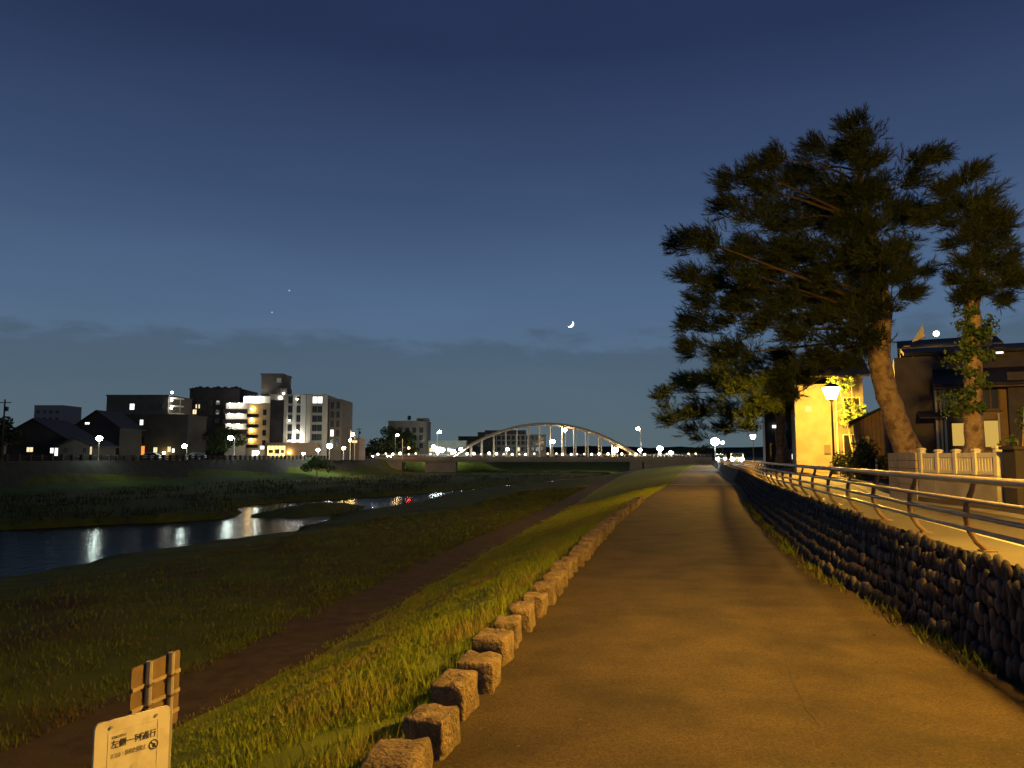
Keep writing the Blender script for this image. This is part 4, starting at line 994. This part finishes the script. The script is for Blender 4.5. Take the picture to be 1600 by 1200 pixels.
t, X, Z, H = block('office_building', 'low brown building behind the tall roadside pole', 532, 561, 686, 215, 9, BROWNW)
fwin(t, X(541), X(558), Z(692), Z(688), L_WIN); fwin(t, X(536), X(540), Z(705), Z(700), L_WIN); fwin(t, X(545), X(549), Z(704), Z(699), GLASSD)
t, X, Z, H = block('grey_building', 'grey five-storey building with a roof aerial behind the round trees', 606, 666, 659, 268, 14, FACEG)
for r in range(3):
    for c in range(5): fwin(t, X(611+c*11), X(617+c*11), Z(672+r*12)-.9, Z(672+r*12)+.9, GLASSD)
MB().b2(X(650), X(667), 1, 8, H+.36, Z(653)).build('roof_house', FACEG, t); MB().tube([(X(636), 4, H), (X(636), 4, Z(648))], .15, 6).build('aerial', GALV, t); MB().b2(X(634), X(639), 3.6, 4.4, Z(655), Z(649)).build('water_tank', FACED, t)
t, X, Z, H = block('flat_roofed_shop', 'low grey flat-roofed shop behind the bright oval sign', 652, 728, 690, 275, 9, mat('grey_green_wall', (.33, .37, .33), .85, c2=(.4, .43, .39), scale=.4, coord='World'))
for c in range(5): fwin(t, X(657+c*14), X(666+c*14), Z(706), Z(700), GLASSD if c != 1 else L_WIN)
t, X, Z, H = block('dark_building', 'dark building with a small roof hut just behind the left foot of the arch', 716, 770, 683, 300, 9, FACED)
MB().b2(X(746), X(757), 1, 6, H+.36, Z(675)).build('roof_hut', FACED, t)
for c in range(4): fwin(t, X(721+c*12), X(727+c*12), Z(697), Z(691), GLASSD)
t, X, Z, H = block('long_building', 'long pale three-storey building seen through the bridge arch', 758, 853, 680, 330, 12, mat('long_pale_wall', (.50, .43, .33), .85, c2=(.56, .49, .38), scale=.3, coord='World'))
MB().b2(X(757), X(822), 2, 11, H+.36, Z(672)).build('top_storey', FACEG, t)
for r, py in enumerate((702, 692, 684)):
    for c in range(12):
        fwin(t, X(762+c*7.5), X(767+c*7.5), Z(py)-.8, Z(py)+.8, L_WIN if (r, c) in ((0, 6),) else GLASSD, mull=0)
def oval_sign():
    p = at(687, 703, 255); t = thing('lit_oval_sign', 'glaring white oval sign above the left approach of the bridge', 'sign', (p.x, 255, FARZ))
    H = p.z-FARZ; MB().tube([(-.8, 0, -.1), (-.8, 0, H)], .08, 6).build('leg', GALV, t); MB().tube([(.8, 0, -.1), (.8, 0, H)], .08, 6).build('leg', GALV, t)
    o = MB().tube([(0, -.15, 0), (0, .15, 0)], 1, 20); o.v = [(x*1.75, y, z*.85+H) for x, y, z in o.v]; o.build('panel', L_SIGN, t)
oval_sign()
def signal(px, py, D, label, m, side):
    p = at(px, py, D); t = thing('traffic_signal', label, 'traffic light', (p.x+side, D, FARZ)); H = p.z-FARZ
    MB().tube([(0, 0, -.1), (0, 0, H+2.8)], .10, 7).build('pole', CREAM, t); MB().tube([(0, 0, H+.1), (-side, 0, H+.1)], .05, 6).build('arm', CREAM, t)
    MB().box((-side, 0, H), (1.2, .25, .42)).build('housing', IRON, t)
    for k, mm in ((-.36, GLASSD), (0, GLASSD), (.36, m)): MB().tube([(-side+k, -.13, H), (-side+k, -.22, H)], .16 if mm is GLASSD else .34, 12).build('lens', mm, t)
signal(637, 700, 236, 'traffic signal showing red left of the bright oval sign', L_RED, -1.6)
signal(545, 688, 196, 'tall roadside pole with an amber signal lamp right of the apartment block', L_YEL, .4)
car('parked_car', 'white car parked by the orange doorway across the river', (at(234, 712, 150).x, 150, FARZ), R(95), CARW, False)
car('parked_car', 'dark car parked behind the far fence left of the leaning prop', (at(306, 712, 152).x, 152, FARZ), R(85), CARD, False)
for i, (px, lab) in enumerate(((583, 'car with warm headlights waiting at the left end of the bridge'), (614, 'dark car with small lights left of the traffic signal'))):
    car('waiting_car', lab, (at(px, 712, 246+i*2).x, 246+i*2, FARZ+.1), R(170-20*i), CARD)
for px, py, D, lab in ((8, 624, 120, 'dark utility pole with a cross arm at the far left'), (561, 668, 225, 'thin lattice-topped pole left of the round trees')):
    p = at(px, py, D); t = thing('utility_pole', lab, 'pole', (p.x, D, FARZ)); H = p.z-FARZ
    MB().tube([(0, 0, -.1), (0, 0, H)], [.17, .11], 8).build('pole', FACED, t); MB().box((0, 0, H-.5), (2.0, .1, .12)).build('cross_arm', FACED, t); MB().box((.3, 0, H-1.5), (.45, .4, .7)).build('transformer', FACED, t)

# trees across the river
def far_tree(label, pads, D, m=DLEAF, size=.35, dens=6, trunk=True, group='trees across the river'):
    P = pxpads(pads, D, 2, int(D)); c0 = sum((Vector(c) for c, r in P), Vector())/len(P); base = Vector((c0.x, c0.y, FARZ)); t = thing('leafy_tree', label, 'tree', base, 0, group)
    tri_mesh('crown', leaves([(Vector(c)-base, r) for c, r in subdivide_pads(P, 4, int(D), .62)], dens, size), m, t)
    mb = MB().tube([(0, 0, -.2), (.1, 0, (c0.z-FARZ)*.6), (0, 0, c0.z-FARZ)], [.28, .2, .08], 7)
    for c, r in P: mb.tube([(0, 0, (c0.z-FARZ)*.5), Vector(c)-base], [.10, .03], 5)
    mb.build('trunk', BARK, t)
far_tree('round dark tree behind the utility pole at the far left', [(10, 672, 20), (-5, 665, 22), (22, 685, 16), (5, 690, 20)], 122)
far_tree('dark round tree beside the lit stairs of the apartment block', [(345, 680, 18), (360, 672, 16), (372, 690, 14), (335, 695, 14), (350, 695, 16)], 170)
far_tree('olive tree in front of the dark apartment tower', [(285, 665, 16), (300, 672, 18), (315, 680, 16), (270, 682, 14), (290, 690, 14)], 175)
far_tree('big round tree left of the grey five-storey building', [(600, 690, 20), (615, 680, 18), (630, 685, 18), (590, 698, 14), (608, 700, 16), (640, 697, 16)], 255)
far_tree('small round tree at the left end of the bridge', [(578, 700, 10), (570, 705, 8), (586, 704, 8)], 235)
far_tree('dark tree line edge right of the bridge arch', [(1060, 706, 9), (1075, 704, 9), (1090, 703, 10), (1102, 701, 11)], 290)
far_tree('low dark trees behind the right foot of the arch', [(1010, 707, 7), (985, 706, 7), (1020, 708, 7), (970, 706, 8)], 340)
# trimmed bush on the far bank that glows green
def green_bush():
    P = pxpads([(482, 725, 12), (495, 722, 13), (508, 724, 12), (490, 732, 12), (503, 732, 12), (474, 732, 9), (516, 731, 9)], 176, 1.2, 5, 1.1); base = Vector((at(495, 735, 176).x, 176, -1.5)); t = thing('bank_bush', 'green lit bush on the far river bank below the shop lamps', 'bush', base)
    tri_mesh('foliage', leaves([(Vector(c)-base, r) for c, r in subdivide_pads(P, 4, 3, .6)], 8, .28), LEAF, t); MB().tube([(0, 0, -1), (0, 0, 2)], [.15, .05], 6).build('stem', BARK, t)
green_bush()
def terrace():
    o = sheet('bank_terrace', lambda y: bank(y)+2.7, lambda y: bank(y)+8.2+.9*math.sin(y*.21)+.5*math.sin(y*.57), list(np.arange(90, 240, 2.0)), 0, mat('bank_lawn', (.055, .095, .02), .95, c2=(.09, .13, .03), scale=.4, bump=.6, bscale=4, coord='World', spec=.1), 5, lambda x, y: height(x, y)+.06)
    tag(o, kind='structure')
terrace()
def embankment():
    rows = [[(bank(y)-.3, y, FARZ+.05), (bank(y)+.05, y, FARZ+.05), (bank(y)+2.75, y, -1.72)] for y in np.arange(60, 240, 4)]
    tag(MB().strip(rows).build('embankment', mat('dark_embankment_stone', (.035, .036, .03), .9, c2=(.06, .06, .045), scale=.8, bump=.6, bscale=3, coord='World')), kind='structure')
embankment()
def far_fence():
    y0, y1 = 96, 232; t = thing('bank_fence', 'long dark post fence along the top of the far river bank', 'fence', (bank(y0), y0, FARZ))
    pm = MB().b2(-.22, .22, -.22, .22, -.2, .95).mesh('post', FACED); y = y0
    while y < y1: link('post', pm, t, (bank(y)-bank(y0)-.4, y-y0, 0)); y += 1.9
    for z in (.35, .7): MB().tube([(-.4, 0, z), (bank(y1)-bank(y0)-.4, y1-y0, z)], .09, 6).build('rail', FACED, t)
far_fence()
# bank weeds on the flood plain
def reed():
    V = []; rnd = random.Random(8)
    for _ in range(15000):
        y = 55+150*rnd.random()**1.3; x = bank(y)+8+rnd.random()*(wnear(y)+2-bank(y)-8); z = height(x, y)
        if z < -3.45: continue
        if mnoise.noise(Vector((x*.15, y*.1, 2))) < -.05: continue
        h = rnd.uniform(.2, .75); a = rnd.random()*6.28; w = .06; b = rnd.random()*6.28
        V += [(x-w*math.cos(a), y-w*math.sin(a), z-.05), (x+w*math.cos(a), y+w*math.sin(a), z-.05), (x+.3*h*math.cos(b), y+.3*h*math.sin(b), z+h)]
    o = tri_mesh('flood_plain_weeds', np.array(V), DLEAF); tag(o, 'dark weeds and reeds covering the flood plain and river island', 'weeds', kind='stuff')
reed()
# far low hills
def hills():
    for k, (D, h, m) in enumerate(((1500, 22, .9), (2400, 60, 1.3))):
        rows = [[], []]
        for i in range(121):
            x = -3000+6000*i/120; z = h*(.55+.45*mnoise.noise(Vector((x*.0016, k*7, 0)))+.12*mnoise.noise(Vector((x*.01, k*3, 1)))); rows[0].append((x, D, -5)); rows[1].append((x, D+120, max(4, z)))
        rows.append([(p[0], p[1]+400, -5) for p in rows[1]])
        tag(MB().strip(rows).build('hill', DLEAF), kind='structure')
hills()

# ------------------------------------------------------------------ moon and planets
def crescent():
    D = 6000; c = at(891, 506, D); r = 5.6/1200*D; P = []; tilt = R(-42)
    for i in range(17): a = R(-88+176*i/16); P.append((r*math.cos(a), r*math.sin(a)))
    for i in range(17): a = R(88-176*i/16); P.append((r*.42*math.cos(a), r*math.sin(a)))
    P = P[:17]+P[18:-1]; ct, st = math.cos(tilt), math.sin(tilt)
    o = MB().prism([(x*ct-z*st, 0, x*st+z*ct) for x, z in P], (0, 6, 0)).build('moon', L_MOON); o.location = c
    tag(o, 'thin bright crescent moon low in the dusk sky over the bridge', 'moon')
crescent()
for px, py, r, lab in ((452, 454, 1.3, 'brighter of two pale stars in the sky above the apartment block'), (425, 488, 1.2, 'fainter lower star in the sky above the apartment block')):
    o = MB().ball((0, 0, 0), r/1200*6000, 8, 6).build('star', L_STAR, smooth=True); o.location = at(px, py, 6000); tag(o, lab, 'star')
